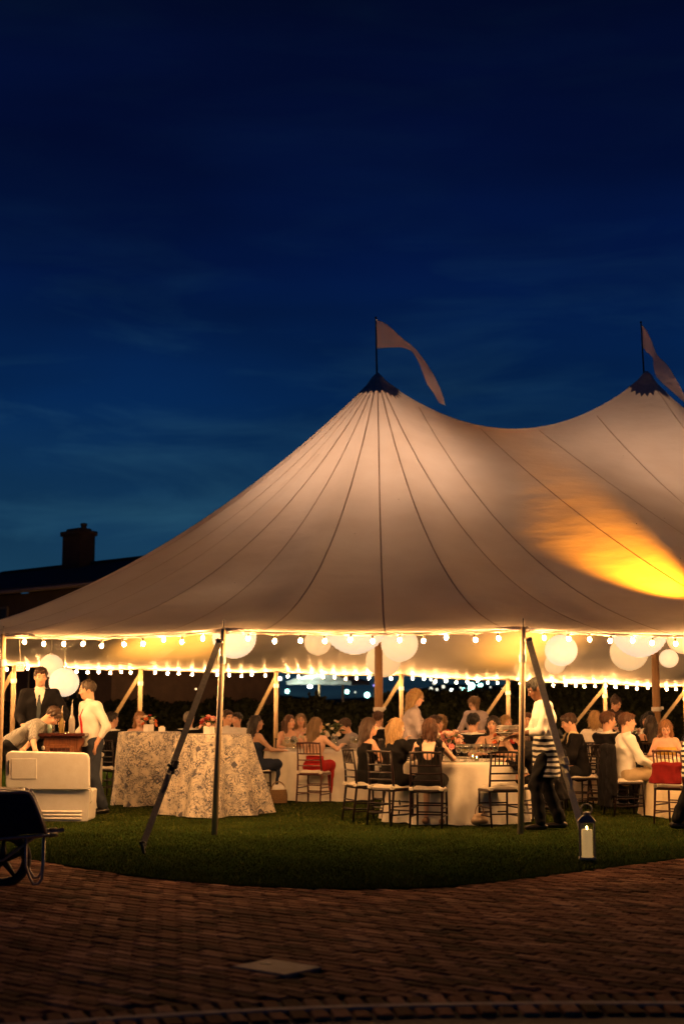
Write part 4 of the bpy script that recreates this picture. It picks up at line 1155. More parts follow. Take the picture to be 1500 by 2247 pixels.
    fac = mxm(mxm(mxm(l1, l2), rings), mul(stamps, 1.0))
    washc = noise(9, .45, .75)
    base = N(nt, 'ShaderNodeMixRGB'); base.inputs[1].default_value = (.62, .54, .43, 1); base.inputs[2].default_value = (.28, .26, .25, 1); nt.links.new(washc, base.inputs[0])
    mix = N(nt, 'ShaderNodeMixRGB'); mix.inputs[2].default_value = (.045, .048, .075, 1); nt.links.new(base.outputs[0], mix.inputs[1]); nt.links.new(mul(fac, .92), mix.inputs[0])
    nt.links.new(mix.outputs[0], b.inputs['Base Color'])
    return m
m_toile = toile()
HT = 1.08
C1 = (-2.90, 21.75); C2 = (-1.78, 19.95)
table(*C1, .47, HT, 'tall round table in a blue toile print cloth behind the other patterned one', m_toile, .07, 6, .050, 21, 'cocktail_table', 160)
table(*C2, .52, HT, 'tall round table in a flaring blue toile print cloth, with pink roses', m_toile, .40, 6, .105, 22, 'cocktail_table', 160)

# ---- tableware
def lathe_mesh(name, prof, m, n=14): q = MB(); q.lathe(prof, n, cap=False); return q.mesh(name, m, True)
g_bowl = lathe_mesh('bowl', [(.004, .095), (.022, .100), (.034, .120), (.038, .150), (.034, .195), (.032, .195), (.036, .150), (.032, .122), (.02, .104), (.0, .100)], m_glass)
g_stem = lathe_mesh('stem', [(.034, 0), (.033, .003), (.006, .008), (.0045, .05), (.005, .095)], m_glass, 12)
m_wine = mat('white_wine', (.75, .55, .2), rough=.05, trans=.6); m_redwine = mat('red_wine', (.10, .012, .012), rough=.05)
g_wine = lathe_mesh('wine', [(0, .104), (.028, .120), (.0345, .140), (.0, .141)], m_wine, 12)
g_red = lathe_mesh('wine', [(0, .104), (.028, .120), (.0345, .145), (.0, .146)], m_redwine, 12)
def glass(x, y, label, fill=None, s=1.0, z=ZT):
    t = empty('wine_glass', (x, y, z), 0, label, 'glass', 'wine glasses on the dinner tables'); t.scale = (s, s, s)
    link('bowl', g_bowl, None, t); link('stem', g_stem, None, t)
    if fill: link('wine', g_wine if fill == 'w' else g_red, None, t)
pl_me = lathe_mesh('plate', [(0, .004), (.085, .004), (.095, .010), (.135, .020), (.137, .023), (.093, .014), (.0, .008)], m_china, 24)
def plate(x, y, label, z=ZT, s=1.0):
    o = link('plate', pl_me, None, None, (x, y, z)); o.scale = (s, s, s); tag(o, label, 'plate', 'plates on the dinner tables')
m_napkin = mat('napkin', (.78, .74, .66), (.70, .65, .56), 20, .9, .3, 60)
def napkin(x, y, label, z=ZT, s=1.0, seed=0):
    rs = random.Random(seed); q = MB(); vs = []; n = 8
    for i in range(n + 1):
        for j in range(n + 1):
            a, b = i / n - .5, j / n - .5; vs.append((a * .18 * s, b * .15 * s, .006 + .030 * s * (math.sin(a * 9 + seed) * math.cos(b * 8) * .5 + .5) * (1 - 3.2 * max(a * a, b * b))))
    q.add(vs, [(i * (n + 1) + j, (i + 1) * (n + 1) + j, (i + 1) * (n + 1) + j + 1, i * (n + 1) + j + 1) for i in range(n) for j in range(n)])
    o = q.build('napkin', m_napkin, None, True, (x, y, z), (0, 0, rs.random() * 3)); tag(o, label, 'napkin', 'crumpled napkins')
def votive(x, y, label, z=ZT, watts=0):
    t = empty('candle', (x, y, z), 0, label, 'candle', 'small table candles')
    q = MB(); q.lathe([(.028, 0), (.033, .06), (.031, .06), (.027, .004), (0, .004)], 12, cap=False); q.build('holder', m_glass, t, True)
    q = MB(); q.lathe([(.024, .004), (.024, .035), (0, .037)], 10); q.build('wax', m_candle_wax, t)
    q = MB(); q.sphere((0, 0, .05), (.006, .006, .013), 8, 6); q.build('flame', m_flame, t, True)

# flower arrangements
def bloom_mesh(name, c1, c2, seed):
    rs = random.Random(seed); q = MB()
    for ring_, (n, tilt, ln) in enumerate(((5, .35, .55), (6, .8, .8), (7, 1.25, 1.0))):
        for k in range(n):
            a = 6.283 * (k + .5 * ring_) / n + rs.random() * .3; d_ = Vector((math.cos(a) * math.sin(tilt), math.sin(a) * math.sin(tilt), math.cos(tilt))); t_ = Vector((-math.sin(a), math.cos(a), 0)); n_ = d_.cross(t_)
            w = .42 * ln
            q.add([Vector((0, 0, -.2)), d_ * ln * .5 + t_ * w - n_ * .08, d_ * ln * .5 - t_ * w - n_ * .08, d_ * ln + t_ * w * .5 + n_ * .15, d_ * ln - t_ * w * .5 + n_ * .15, d_ * ln * .55 - n_ * .22], [(0, 1, 5), (0, 5, 2), (1, 3, 4, 5), (5, 4, 2)])
    q.sphere((0, 0, .12), .35, 7, 5)
    return q.mesh('bloom', mat(name, c1, c2, 2.5, .7, rnd=.12), True)
BL_ = {'pink': bloom_mesh('bloom_pink', (.72, .34, .30), (.60, .20, .20), 1), 'white': bloom_mesh('bloom_white', (.80, .72, .60), (.70, .60, .46), 2),
       'red': bloom_mesh('bloom_red', (.50, .06, .03), (.30, .02, .02), 3), 'orange': bloom_mesh('bloom_orange', (.75, .22, .06), (.60, .12, .04), 4), 'blush': bloom_mesh('bloom_blush', (.78, .52, .42), (.70, .42, .34), 5), 'yellow': bloom_mesh('bloom_yellow', (.75, .50, .14), (.66, .40, .10), 6)}
q = MB(); q.add([(0, 0, 0), (.028, .03, .01), (.03, .065, .012), (0, .11, -.005), (-.03, .065, .012), (-.028, .03, .01), (0, .05, -.008)], [(0, 1, 6), (1, 2, 6), (2, 3, 6), (3, 4, 6), (4, 5, 6), (5, 0, 6)])
leaf_me = q.mesh('leaf', m_leaf)
def flowers(x, y, z, label, cols, w=.18, hgt=.22, nb=12, nl=14, vase='glass', br=.042, seed=0, leafs=1.0):
    rs = random.Random(seed); t = empty('flower_arrangement', (x, y, z), rs.random() * 6, label, 'flowers', None)
    vh = hgt * .55
    q = MB()
    if vase == 'box': q.bbox((0, 0, .055), (.115, .115, .11), .006); vh = .10; q.build('vase', m_china, t)
    else: q.lathe([(.045, 0), (.06, .03), (.05, vh * .8), (.06, vh), (.055, vh), (.045, vh * .8), (.05, .03), (0, .01)], 12, cap=False); q.build('vase', m_glass if vase == 'glass' else m_china, t, True)
    for k in range(nb):
        a = 2.399 * k + rs.random() * .4; ph = math.acos(1 - (k + .5) / nb * 1.05); d_ = Vector((math.cos(a) * math.sin(ph) * w, math.sin(a) * math.sin(ph) * w, vh + math.cos(ph) * (hgt - vh * .6) * rs.uniform(.8, 1.1)))
        o = link('bloom', BL_[rs.choice(cols)], None, t, d_, Vector((d_.x, d_.y, (d_.z - vh) * 1.2 + .05)).to_track_quat('Z', 'Y').to_euler()); s_ = br * rs.uniform(.75, 1.2); o.scale = (s_, s_, s_)
    for k in range(nl):
        a = rs.random() * 6.283; o = link('leaf', leaf_me, None, t, (math.cos(a) * w * .5, math.sin(a) * w * .5, vh + rs.random() * (hgt - vh)), (rs.uniform(-.2, 1.1), rs.uniform(-.5, .5), a - math.pi / 2)); s_ = leafs * rs.uniform(.7, 1.3); o.scale = (s_, s_, s_)
    return t

# ================================================================== people
def skin_mat(name, tone):
    m = bpy.data.materials.new(name); m.use_nodes = True; nt = m.node_tree; b = nt.nodes['Principled BSDF']
    at = N(nt, 'ShaderNodeVertexColor'); at.layer_name = 'Col'
    nz_ = N(nt, 'ShaderNodeTexNoise'); nz_.inputs['Scale'].default_value = 22; nz_.inputs['Detail'].default_value = 4
    tcn = N(nt, 'ShaderNodeTexCoord'); nt.links.new(tcn.outputs['Object'], nz_.inputs['Vector'])
    mr = N(nt, 'ShaderNodeMapRange'); mr.inputs[3].default_value = .85; mr.inputs[4].default_value = 1.12; nt.links.new(nz_.outputs['Fac'], mr.inputs[0])
    hs = N(nt, 'ShaderNodeHueSaturation'); nt.links.new(mr.outputs[0], hs.inputs['Value']); nt.links.new(at.outputs[0], hs.inputs['Color']); nt.links.new(hs.outputs[0], b.inputs['Base Color'])
    b.inputs['Roughness'].default_value = .5; b.inputs['Specular IOR Level'].default_value = .35
    return m
m_skin = skin_mat('skin', None)
SKIN = {'light': (.62, .35, .23), 'fair': (.68, .42, .30), 'tan': (.44, .26, .17), 'brown': (.16, .075, .042)}
def hairm(name, c): return mat('hair_' + name, c, tuple(v * .45 for v in c), 26, .42, .9, 60, stretch=(3.2, 3.2, .35), detail=4)
HAIR = {'dark': hairm('dark', (.022, .012, .008)), 'brown': hairm('brown', (.065, .030, .015)), 'auburn': hairm('auburn', (.11, .042, .018)), 'blonde': hairm('blonde', (.46, .28, .11)), 'dirty': hairm('dirty_blonde', (.26, .15, .065)), 'grey': hairm('grey', (.34, .31, .27)), 'black': hairm('black', (.005, .004, .0035)), 'salt': hairm('salt', (.10, .07, .05)), 'strawberry': hairm('strawberry', (.36, .17, .07))}
q = MB(); q.sphere((0, 0, 0), .0125, 10, 8); eye_me = q.mesh('eye', [mat('eye_white', (.55, .50, .45), rough=.2), mat('eye_iris', (.02, .012, .008), rough=.15)], True)
for p_ in eye_me.polygons:
    if p_.center.y > .0095: p_.material_index = 1
m_lens = glass_mat('lens', (.9, .9, .85), .2)
m_trouser = cloth('charcoal_trousers', (.010, .010, .012), .7); m_shoe = mat('black_shoe', (.012, .010, .009), (.02, .016, .013), 9, .3)
m_shoe_tan = mat('tan_shoe', (.34, .20, .12), (.26, .15, .09), 9, .4)
m_white_shirt = cloth('white_shirt', (.76, .72, .65), .90, .8, .9, 13)

def v3(a): return np.array(a, float)
def unit(a): a = v3(a); return a / np.linalg.norm(a)
def ik(s, w, l1, l2, hint):
    d = w - s; L = np.linalg.norm(d); mx_ = (l1 + l2) * .995
    if L > mx_: w = s + d / L * mx_; d = w - s; L = mx_
    x = (l1 * l1 - l2 * l2 + L * L) / (2 * L); h_ = math.sqrt(max(l1 * l1 - x * x, 1e-6)); u = d / L
    n = hint - u * (hint @ u); n = n / np.linalg.norm(n)
    return s + u * x + n * h_, w

def person(label, x, y, yaw, sit=False, H=1.75, male=True, lean=0, side=0, twist=0, hy=0, hp=0, seat=.51, z0=.03, skin='light', hair=('short', 'brown'), top=None, bottom=None, tie=None, arms=None, legs=None, h=.0115, hands=True, glasses=False, shoes=True, extra=None, chair_label=None, chair_kind='dark', hup=None, build=1.0):
    root = empty('person', (x, y, z0), -R(yaw), label, 'person')
    if sit and not chair_label:
        ws = label.split()[:7]
        while ws[-1] in ('in', 'with', 'and', 'of', 'the', 'a', 'at', 'from', 'on', 'facing', 'seen', 'looking', 'out', 'back', 'by', 'behind', 'beside', 'far', 'to', 'across', 'leaning', 'over', 'yellow', 'white', 'dark', 'cropped', 'patterned', 'middle', 'strawberry-haired', 'dark-suited', 'carried', 'beyond'): ws.pop()
        chair_label = 'dark banquet chair with ivory cushion under the ' + ' '.join(ws)
    if chair_label: chair(x, y, yaw, chair_label, chair_kind)
    k = H / 1.75; cy, sy = math.cos(R(yaw)), math.sin(R(yaw))
    def loc(w):
        dx, dy = w[0] - x, w[1] - y
        return v3((dx * cy - dy * sy, dx * sy + dy * cy, w[2] - z0))
    sw = (.178 if male else .158) * k * build; b = build
    pel = v3((0, 0, (seat - z0 + .075) if sit else .93 * k))
    if legs and 'pel' in legs: pel = pel + v3(legs['pel'])
    l_, s_ = R(lean), R(side)
    up = unit((math.sin(s_), math.sin(l_) * math.cos(s_), math.cos(l_) * math.cos(s_)))
    tw = R(twist); Xa = v3((math.cos(tw), -math.sin(tw), 0)); Xa = unit(Xa - up * (Xa @ up)); Fw = np.cross(up, Xa)
    waist = pel + up * .15 * k; chest = pel + up * .335 * k; nb = pel + up * .505 * k
    sh = {1: nb - up * .055 * k + Xa * sw, -1: nb - up * .055 * k - Xa * sw}
    hz0 = unit(up * .55 + v3((0, 0, .45))) if hup is None else unit(hup)
    hy0 = unit(Fw - hz0 * (Fw @ hz0)); hx0 = np.cross(hy0, hz0); a = R(hy); f = hy0 * math.cos(a) + hx0 * math.sin(a); p = R(hp)
    hf = f * math.cos(p) - hz0 * math.sin(p); hu = hz0 * math.cos(p) + f * math.sin(p); hr = np.cross(hf, hu)
    Hs = (1.0 if male else .96) * max(k, .98)
    hc = nb + unit(up * .5 + hz0 * .5) * .055 * k + hu * .118 * Hs + hf * .018
    M = np.stack([hr, hf, hu], 1)
    def HP(px, py, pz): return hc + M @ (v3((px, py, pz)) * Hs)
    # legs
    hip = {s: pel + v3((.088 * s * k, 0, -.02)) for s in (1, -1)}; knee = {}; ank = {}; toe = {}
    for s in (1, -1):
        lg = (legs or {}).get(s)
        if sit:
            knee[s] = v3((.10 * s, .42 * k, pel[2] - .005)); ank[s] = v3((.105 * s, .37 * k if not lg else lg, .085)); toe[s] = ank[s] + v3((.02 * s, .14, -.05))
            if z0 < .02: pass
        else:
            off = v3(lg if lg else (0, 0, 0)); ank[s] = v3((.10 * s * k, -.02, .085)) + off
            kn, ank[s] = ik(hip[s], ank[s], .435 * k, .425 * k, v3((0, 1, 0))); knee[s] = kn; toe[s] = ank[s] + v3((.03 * s, .15, -.055))
    # arms
    el = {}; wr = {}
    for s in (1, -1):
        tg = (arms or {}).get(s)
        if tg is None: tg = sh[s] + v3((.06 * s, .05, -.56 * k)) if not sit else v3((.17 * s, .40, pel[2] + .21))
        elif isinstance(tg, Vector): tg = loc(tg)
        else: tg = v3(tg)
        hint = v3((.55 * s, -.6, -.6)) if sit or arms else v3((.2 * s, -1, 0))
        hk = (arms or {}).get('hint%d' % s)
        if hk: hint = v3(hk)
        el[s], wr[s] = ik(sh[s], tg, .285 * k, .25 * k, hint)
    def torso(i=0.0):
        dp = .100 if male else .092; fb = Fw
        o = [cap(pel - up * .03, waist, .122 * k * b + i, (.098 if male else .088) * k * b + i, Xa, 1.36, .04),
             cap(waist, chest, (.098 if male else .088) * k * b + i, .112 * k * b + i, Xa, 1.32, .05),
             cap(chest, nb - up * .07 * k, .108 * k * b + i, .078 * k + i, Xa, 1.5, .05),
             cap(sh[-1] + Xa * .02, sh[1] - Xa * .02, .058 * k + i, None, None, 1, .05)]
        if not male:
            for s in (1, -1): o.append(ell(chest - up * .02 * k + Fw * .075 * k + Xa * .065 * s * k, (.062 + i, .060 + i, .062 + i), None, .05))
        return o
    def neck(i=0.0): return [cap(nb - up * .05, HP(0, -.02, -.06), (.060 if male else .050) * k + i, (.056 if male else .046) * k + i, None, 1, .03)]
    def arm(s, i=0.0, t0=0, t1=2.0):
        o = []
        e1 = min(t1, 1.0); o.append(cap(sh[s], sh[s] + (el[s] - sh[s]) * e1, (.052 if male else .044) * k + i, (.042 if male else .036) * k + i, None, 1, .035))
        if t1 > 1: o.append(cap(el[s], el[s] + (wr[s] - el[s]) * (t1 - 1), (.042 if male else .036) * k + i, (.028 if male else .024) * k + i * .8, None, 1, .025))
        return o
    def hand(s):
        d_ = unit(wr[s] - el[s]); hd = (arms or {}).get('hand%d' % s)
        if hd is not None: d_ = unit(v3(hd))
        lat = unit(np.cross(d_, v3((0, 0, 1))) + 1e-6) if abs(d_[2]) < .92 else unit(Xa if abs(Xa @ d_) < .9 else Fw)
        lt = (arms or {}).get('lat%d' % s)
        if lt is not None: lat = unit(v3(lt) - d_ * (v3(lt) @ d_))
        nrm_ = np.cross(lat, d_); nrm_ = nrm_ if nrm_[2] < 0 or abs(nrm_[2]) < .1 else -nrm_
        o = [cap(wr[s], wr[s] + d_ * .075 * k, .022 * k, .017 * k, lat, 1.75, .015)]
        for j, (off, ln) in enumerate(((-.030, .062), (-.010, .078), (.010, .082), (.029, .072))):
            b0 = wr[s] + d_ * .078 * k + lat * off * k; b1 = b0 + unit(d_ + lat * off * 5) * ln * .5 * k; b2 = b1 + unit(d_ * .75 + nrm_ * .5) * ln * .55 * k
            o += [cap(b0, b1, .0092, .0085, None, 1, .004), cap(b1, b2, .0085, .0072, None, 1, .004)]
        th = lat * (.034 * k) * (1 if (lat @ (pel - wr[s])) > 0 else -1); b0 = wr[s] + d_ * .025 + th * .7; b1 = b0 + unit(d_ * .8 + unit(th) * .7) * .045; b2 = b1 + unit(d_ + nrm_ * .3) * .03
        return o + [cap(b0, b1, .012, .010, None, 1, .008), cap(b1, b2, .010, .008, None, 1, .004)]
    def leg(s, i=0.0, t1=2.0, lo_=0.0):
        o = [cap(hip[s], hip[s] + (knee[s] - hip[s]) * min(t1, 1), .088 * k * b + i, .062 * k + i, None, 1, .04)]
        if t1 > 1: o.append(cap(knee[s], knee[s] + (ank[s] - knee[s]) * (t1 - 1), .060 * k + i, .040 * k + i + lo_, None, 1, .03))
        return o
    head = [ell(HP(0, -.014, .030), v3((.076, .096, .089)) * Hs, M, .03), ell(HP(0, .020, -.030), v3((.062 if male else .058, .072, .084)) * Hs, M, .03),
            ell(HP(0, .056, -.088), v3((.036 if male else .029, .033, .028)) * Hs, M, .025), cap(HP(0, .086, .012), HP(0, .108, -.022), .009, .0135, None, 1, .014),
            ell(HP(0, .075, .028), v3((.050, .018, .012)) * Hs, M, .02), ell(HP(0, .088, -.054), v3((.023, .012, .010)) * Hs, M, .010)]
    for s in (1, -1):
        head += [ell(HP(.033 * s, .100, .006), v3((.019, .017, .011)) * Hs, M, .012, True), ell(HP(.077 * s, -.012, -.010), v3((.011, .024, .032)) * Hs, M, .008), ell(HP(.040 * s, .062, -.028), v3((.024, .020, .022)) * Hs, M, .02)]
    body = torso() + neck() + head
    for s in (1, -1):
        body += arm(s) + leg(s) + [cap(ank[s], ank[s] + v3((0, 0, -.03)), .040 * k, .035, None, 1, .02), cap(ank[s] + v3((0, -.03, -.045)), toe[s], .034, .026, (1, 0, 0), 1.25, .02)]
        if hands: body += hand(s)
    tone = v3(SKIN[skin])
    def colour(V):
        C = np.tile(tone, (len(V), 1)); q = (V - hc) @ M / Hs
        def blob(c, r, colr, amt):
            d2 = (((q - v3(c)) / v3(r)) ** 2).sum(1); w = np.clip(1.6 - d2 * 1.2, 0, 1)[:, None] * amt; C[:] = C * (1 - w) + v3(colr) * w
        blob((0, .098, -.054), (.026, .02, .010), tone * v3((.85, .45, .42)) if male else tone * v3((.85, .28, .26)), .9)
        for s in (1, -1):
            blob((.034 * s, .092, .028), (.023, .03, .0065), tone * .22, .85); blob((.033 * s, .09, .006), (.02, .03, .010), tone * .50, .7); blob((.045 * s, .07, -.03), (.025, .03, .02), tone * v3((1.08, .8, .76)), .5)
        if male: blob((0, .06, -.085), (.05, .06, .03), tone * .80, .5)
        return C
    sdf_obj('body', body, m_skin, root, h, color=colour)
    for s in (1, -1): link('eye', eye_me, None, root, HP(.033 * s, .0775, .006), Matrix([list(r_) for r_ in M]).to_euler(), (Hs * 1.05, Hs, Hs * .8))
    # hair
    st, hcname = hair; hm = HAIR[hcname]
    capp = [ell(HP(0, -.020, .038), v3((.087, .104, .095)) * Hs, M, .02)]
    face_cut = ell(HP(0, .100, -.030), v3((.066, .070, .090)) * Hs, M, .012, True)
    def below(dz, sl, y0=-.02):
        def fn(X, Y, Z):
            qx, qy, qz = X - hc[0], Y - hc[1], Z - hc[2]
            ly = (qx * M[0, 1] + qy * M[1, 1] + qz * M[2, 1]) / Hs; lz = (qx * M[0, 2] + qy * M[1, 2] + qz * M[2, 2]) / Hs
            return (dz + sl * np.maximum(ly - y0, 0)) - lz
        return fn
    dn = v3((0, 0, -1))
    if st == 'short': prims = capp + [ell(HP(0, .045, .085), v3((.062, .050, .030)) * Hs, M, .02), face_cut]; clip = [below(-.052, .92)]
    elif st == 'receding': prims = capp + [ell(HP(0, .09, .05), v3((.06, .055, .06)) * Hs, M, .012, True), face_cut]; clip = [below(-.052, .95)]
    elif st == 'bob':
        prims = capp + [cap(HP(.062 * s, -.03, .0), HP(.072 * s, -.022, -.10), .036, .026, None, 1, .03) for s in (1, -1)] + [cap(HP(0, -.06, 0), HP(0, -.075, -.11), .072, .05, hr, 1.2, .03), face_cut]; clip = []
    elif st == 'bun': prims = capp + [ell(HP(0, -.075, .105), v3((.045, .045, .042)) * Hs, M, .02), face_cut]; clip = [below(-.055, .8)]
    elif st == 'ponytail':
        e0 = HP(0, -.105, .055); prims = capp + [cap(e0, e0 - hf * .05 + dn * .03, .030, .034, None, 1, .02), cap(e0 - hf * .05 + dn * .03, e0 - hf * .055 + dn * .22, .036, .018, None, 1, .02), face_cut]; clip = [below(-.30, .0)]
        prims[0] = ell(HP(0, -.020, .036), v3((.084, .102, .092)) * Hs, M, .02); clip = []
        prims.insert(1, ell(HP(0, -.02, -.08), v3((.08, .10, .05)) * Hs, M, .012, True)); prims = [prims[0], prims[1], *prims[2:]]
    else:  # long
        ln = {'long': .30, 'longer': .42, 'mid': .18}[st]
        back = HP(0, -.085, -.02)
        prims = capp + [cap(back, back - Fw * .035 + dn * ln, .062, .040, Xa, 1.5, .03)] + [cap(HP(.064 * s, -.02, 0), HP(.078 * s, -.03, -.12), .036, .030, None, 1, .03) for s in (1, -1)]
        prims += [cap(HP(.078 * s, -.03, -.12), HP(.078 * s, -.035, -.12) + dn * (ln - .10) + (Fw * .02 if s > 0 else -Fw * .01), .032, .018, None, 1, .03) for s in (1, -1)] + [face_cut]; clip = []
    ph_ = random.random() * 6
    def strands(X, Y, Z):
        lx = (X - hc[0]) * M[0, 0] + (Y - hc[1]) * M[1, 0] + (Z - hc[2]) * M[2, 0]; ly = (X - hc[0]) * M[0, 1] + (Y - hc[1]) * M[1, 1] + (Z - hc[2]) * M[2, 1] + .02
        an = np.arctan2(lx, ly)
        return .0042 * np.sin(8 * an + 17 * Z + ph_ + np.sin(23 * Z)) + .0030 * np.sin(19 * an - 9 * Z + ph_ + 1.4 * np.sin(15 * Z + ph_)) + .0025 * np.sin(38 * Z + 5 * an + ph_)
    ln_ = {'short': .026, 'receding': .018, 'bun': .03}.get(st, .075)
    def wisps(V, Q):
        n = 520; rs_ = np.random.default_rng(int(abs(x * 977 + y * 131)) + 3)
        f_ = Q[rs_.integers(0, len(Q), n)]; A_ = V[f_[:, 0]]; nm = np.cross(V[f_[:, 1]] - A_, V[f_[:, 3]] - A_); nm /= np.linalg.norm(nm, axis=1)[:, None] + 1e-9
        g = np.tile(v3((0, 0, -1)), (n, 1)) + (A_ - hc) * (3.0 if ln_ < .05 else .4) + rs_.normal(0, .28, (n, 3)); g -= nm * (g * nm).sum(1)[:, None]; g /= np.linalg.norm(g, axis=1)[:, None] + 1e-9
        sd_ = np.cross(nm, g); L_ = ln_ * rs_.uniform(.5, 1.3, n)[:, None]; w_2 = .0030
        p1 = A_ + nm * .001; p2 = A_ + g * L_ * .5 + nm * .006; p3 = A_ + g * L_ + nm * rs_.uniform(.0, .012, n)[:, None]
        W_ = np.stack([p1 - sd_ * w_2, p1 + sd_ * w_2, p2 + sd_ * w_2, p2 - sd_ * w_2, p3], 1).reshape(-1, 3)
        b_ = np.arange(n)[:, None] * 5
        return W_, np.concatenate([b_ + np.array([0, 1, 2, 3]), b_ + np.array([3, 2, 4, 4])])
    sdf_obj('hair', prims, hm, root, min(h, .0105), clip, strands, None, wisps)
    # clothes
    top = top or dict(t='shirt', m=m_white_shirt)
    def plane(pt, n, off=0.0):
        pt, n = v3(pt), unit(n); return lambda X, Y, Z: (X - pt[0]) * n[0] + (Y - pt[1]) * n[1] + (Z - pt[2]) * n[2] - off
    tt = top['t']
    hem_ = plane(pel - up * .06, -up); neckc = plane(nb + up * .022, up)
    def vcut(depth, wd): return [cap(nb + Fw * .10 + up * .03, nb + Fw * .16 * 1 - up * depth, wd, .004, Xa, 1.0, .004) | dict(sub=True)]
    if tt in ('shirt', 'blouse'):
        pr = torso(.016) + sum([arm(s, .015, 0, top.get('sl', 1.9)) for s in (1, -1)], []) + [cap(nb - up * .03, nb + up * .035, .072 * k, .066 * k, None, 1, .01)]
        sdf_obj('shirt' if tt == 'shirt' else 'blouse', pr, top['m'], root, h, [hem_, plane(nb + up * .045, unit(up * 1 + Fw * -.35))], .0055)
    elif tt == 'suit':
        sdf_obj('shirt', torso(.012) + [cap(nb - up * .03, nb + up * .03, .070 * k, .066 * k, None, 1, .01)], top.get('sm', m_white_shirt), root, h, [hem_, plane(nb + up * .045, unit(up - Fw * .35))])
        pr = torso(.028) + sum([arm(s, .024, 0, 1.93) for s in (1, -1)], []) + ([cap(pel - up * .02, pel - up * .12, .135 * k, .14 * k, Xa, 1.35, .04)] if not sit else [])
        pr += vcut(.32, .085)
        sdf_obj('jacket', pr, top['m'], root, h, [plane(pel - up * .16, -up), plane(nb + up * .012, unit(up - Fw * .25))], .0050)
    elif tt == 'dress':
        # sleeveless bodice and skirt, optional open back
        pr = torso(.010) ; cl = [plane(nb - up * top.get('low', .10) * k, up)]
        if sit: pr += sum([leg(s, .022, top.get('len', 1.0)) for s in (1, -1)], []) + [cap((hip[1] + hip[-1]) / 2, (knee[1] + knee[-1]) / 2, .085, .075, (1, 0, 0), 1.9, .05)]
        else: pr += [cap(pel, v3((0, 0, .55)), .15, .20, (1, 0, 0), 1.2, .05)]
        if top.get('back'): pr += [ell(chest + up * .10 * k - Fw * .13 * k, (.088, .085, .19), np.stack([Xa, Fw, up], 1), .01, True)]
        sdf_obj('dress', pr, top['m'], root, h, cl, .0028)
        if top.get('straps', True):
            q = MB()
            for s in (1, -1):
                pts = [chest + up * .05 * k + Fw * .125 * k + Xa * .085 * s, nb - up * .03 + Fw * .06 + Xa * .10 * s, nb + up * .012 + Xa * .105 * s, nb - up * .05 - Fw * .085 + Xa * .10 * s, chest + up * .03 * k - Fw * .118 * k + Xa * .09 * s]
                q.tube([Vector(p_) for p_ in pts], top.get('sw', .008), 6)
            q.build('strap', top['m'], root, True)
        if top.get('back'):
            for s in (1, -1): sdf_obj('shoulder_ruffle', [cap(sh[s] + up * .02 - Xa * .03 * s, sh[s] - up * .10 - Xa * .035 * s, .060, .05, Fw, 1.25, .02)], top['m'], root, h, (), .006)
    elif tt == 'tank':
        sdf_obj('top', torso(.011), top['m'], root, h, [hem_, plane(nb - up * .05 * k, up)], .0025)
    if bottom is not False:
        bm = bottom or m_trouser
        if tt != 'dress':
            pr = sum([leg(s, .014, 1.93, .018) for s in (1, -1)], []) + [cap(pel - up * .04, pel + up * .05, .128 * k * b, .118 * k * b, Xa, 1.38, .04)]
            sdf_obj('trousers', pr, bm, root, h, [plane(pel + up * .085, up)], .0055)
    if shoes:
        for s in (1, -1):
            sdf_obj('shoe', [cap(ank[s] + v3((0, -.045, -.045)), toe[s] + v3((0, .03, .0)), .040, .030, (1, 0, 0), 1.2, .02), cap(ank[s], ank[s] + v3((0, 0, -.04)), .042, .042, None, 1, .02)], m_shoe if male else m_shoe_tan, root, max(h, .010), [plane((0, 0, -.0), (0, 0, -1)), plane(ank[s] + v3((0, 0, .02)), (0, 0, 1))])
    if tie:
        fs_ = lambda t_, o_: pel + up * t_ * k + Fw * o_
        yb_ = (.105 + .016) * k * b
        prm = [cap(nb + Fw * .058 + up * .005, nb + Fw * .068 - up * .03, .017, .013, Xa, 1.3, .005), cap(nb + Fw * .078 - up * .03, chest + Fw * (.118 * k * b + .018), .011, .012, Xa, 2.2, .006), cap(chest + Fw * (.118 * k * b + .018), waist - up * .03 + Fw * (.104 * k * b + .020), .012, .012, Xa, 2.6, .006), cap(waist - up * .03 + Fw * (.104 * k * b + .02), waist - up * .11 + Fw * (.118 * k * b + .018), .012, .005, Xa, 2.4, .006)]
        sdf_obj('tie', prm, tie, root, .008)
    if glasses:
        q = MB()
        for s in (1, -1):
            q.tube([Vector(HP(.034 * s + .024 * math.cos(t_), .104, .004 + .019 * math.sin(t_))) for t_ in np.linspace(0, 6.283, 13)], .0028, 5)
            q.tube([Vector(HP(.058 * s, .10, .008)), Vector(HP(.080 * s, -.01, .012))], .0025, 5)
        q.build('glasses', m_dark_steel, root)
    if extra: extra(root, dict(pel=pel, up=up, Fw=Fw, Xa=Xa, chest=chest, waist=waist, nb=nb, wr=wr, el=el, k=k, torso=torso, leg=leg, plane=plane, HP=HP, h=h, hf=hf))
    return root

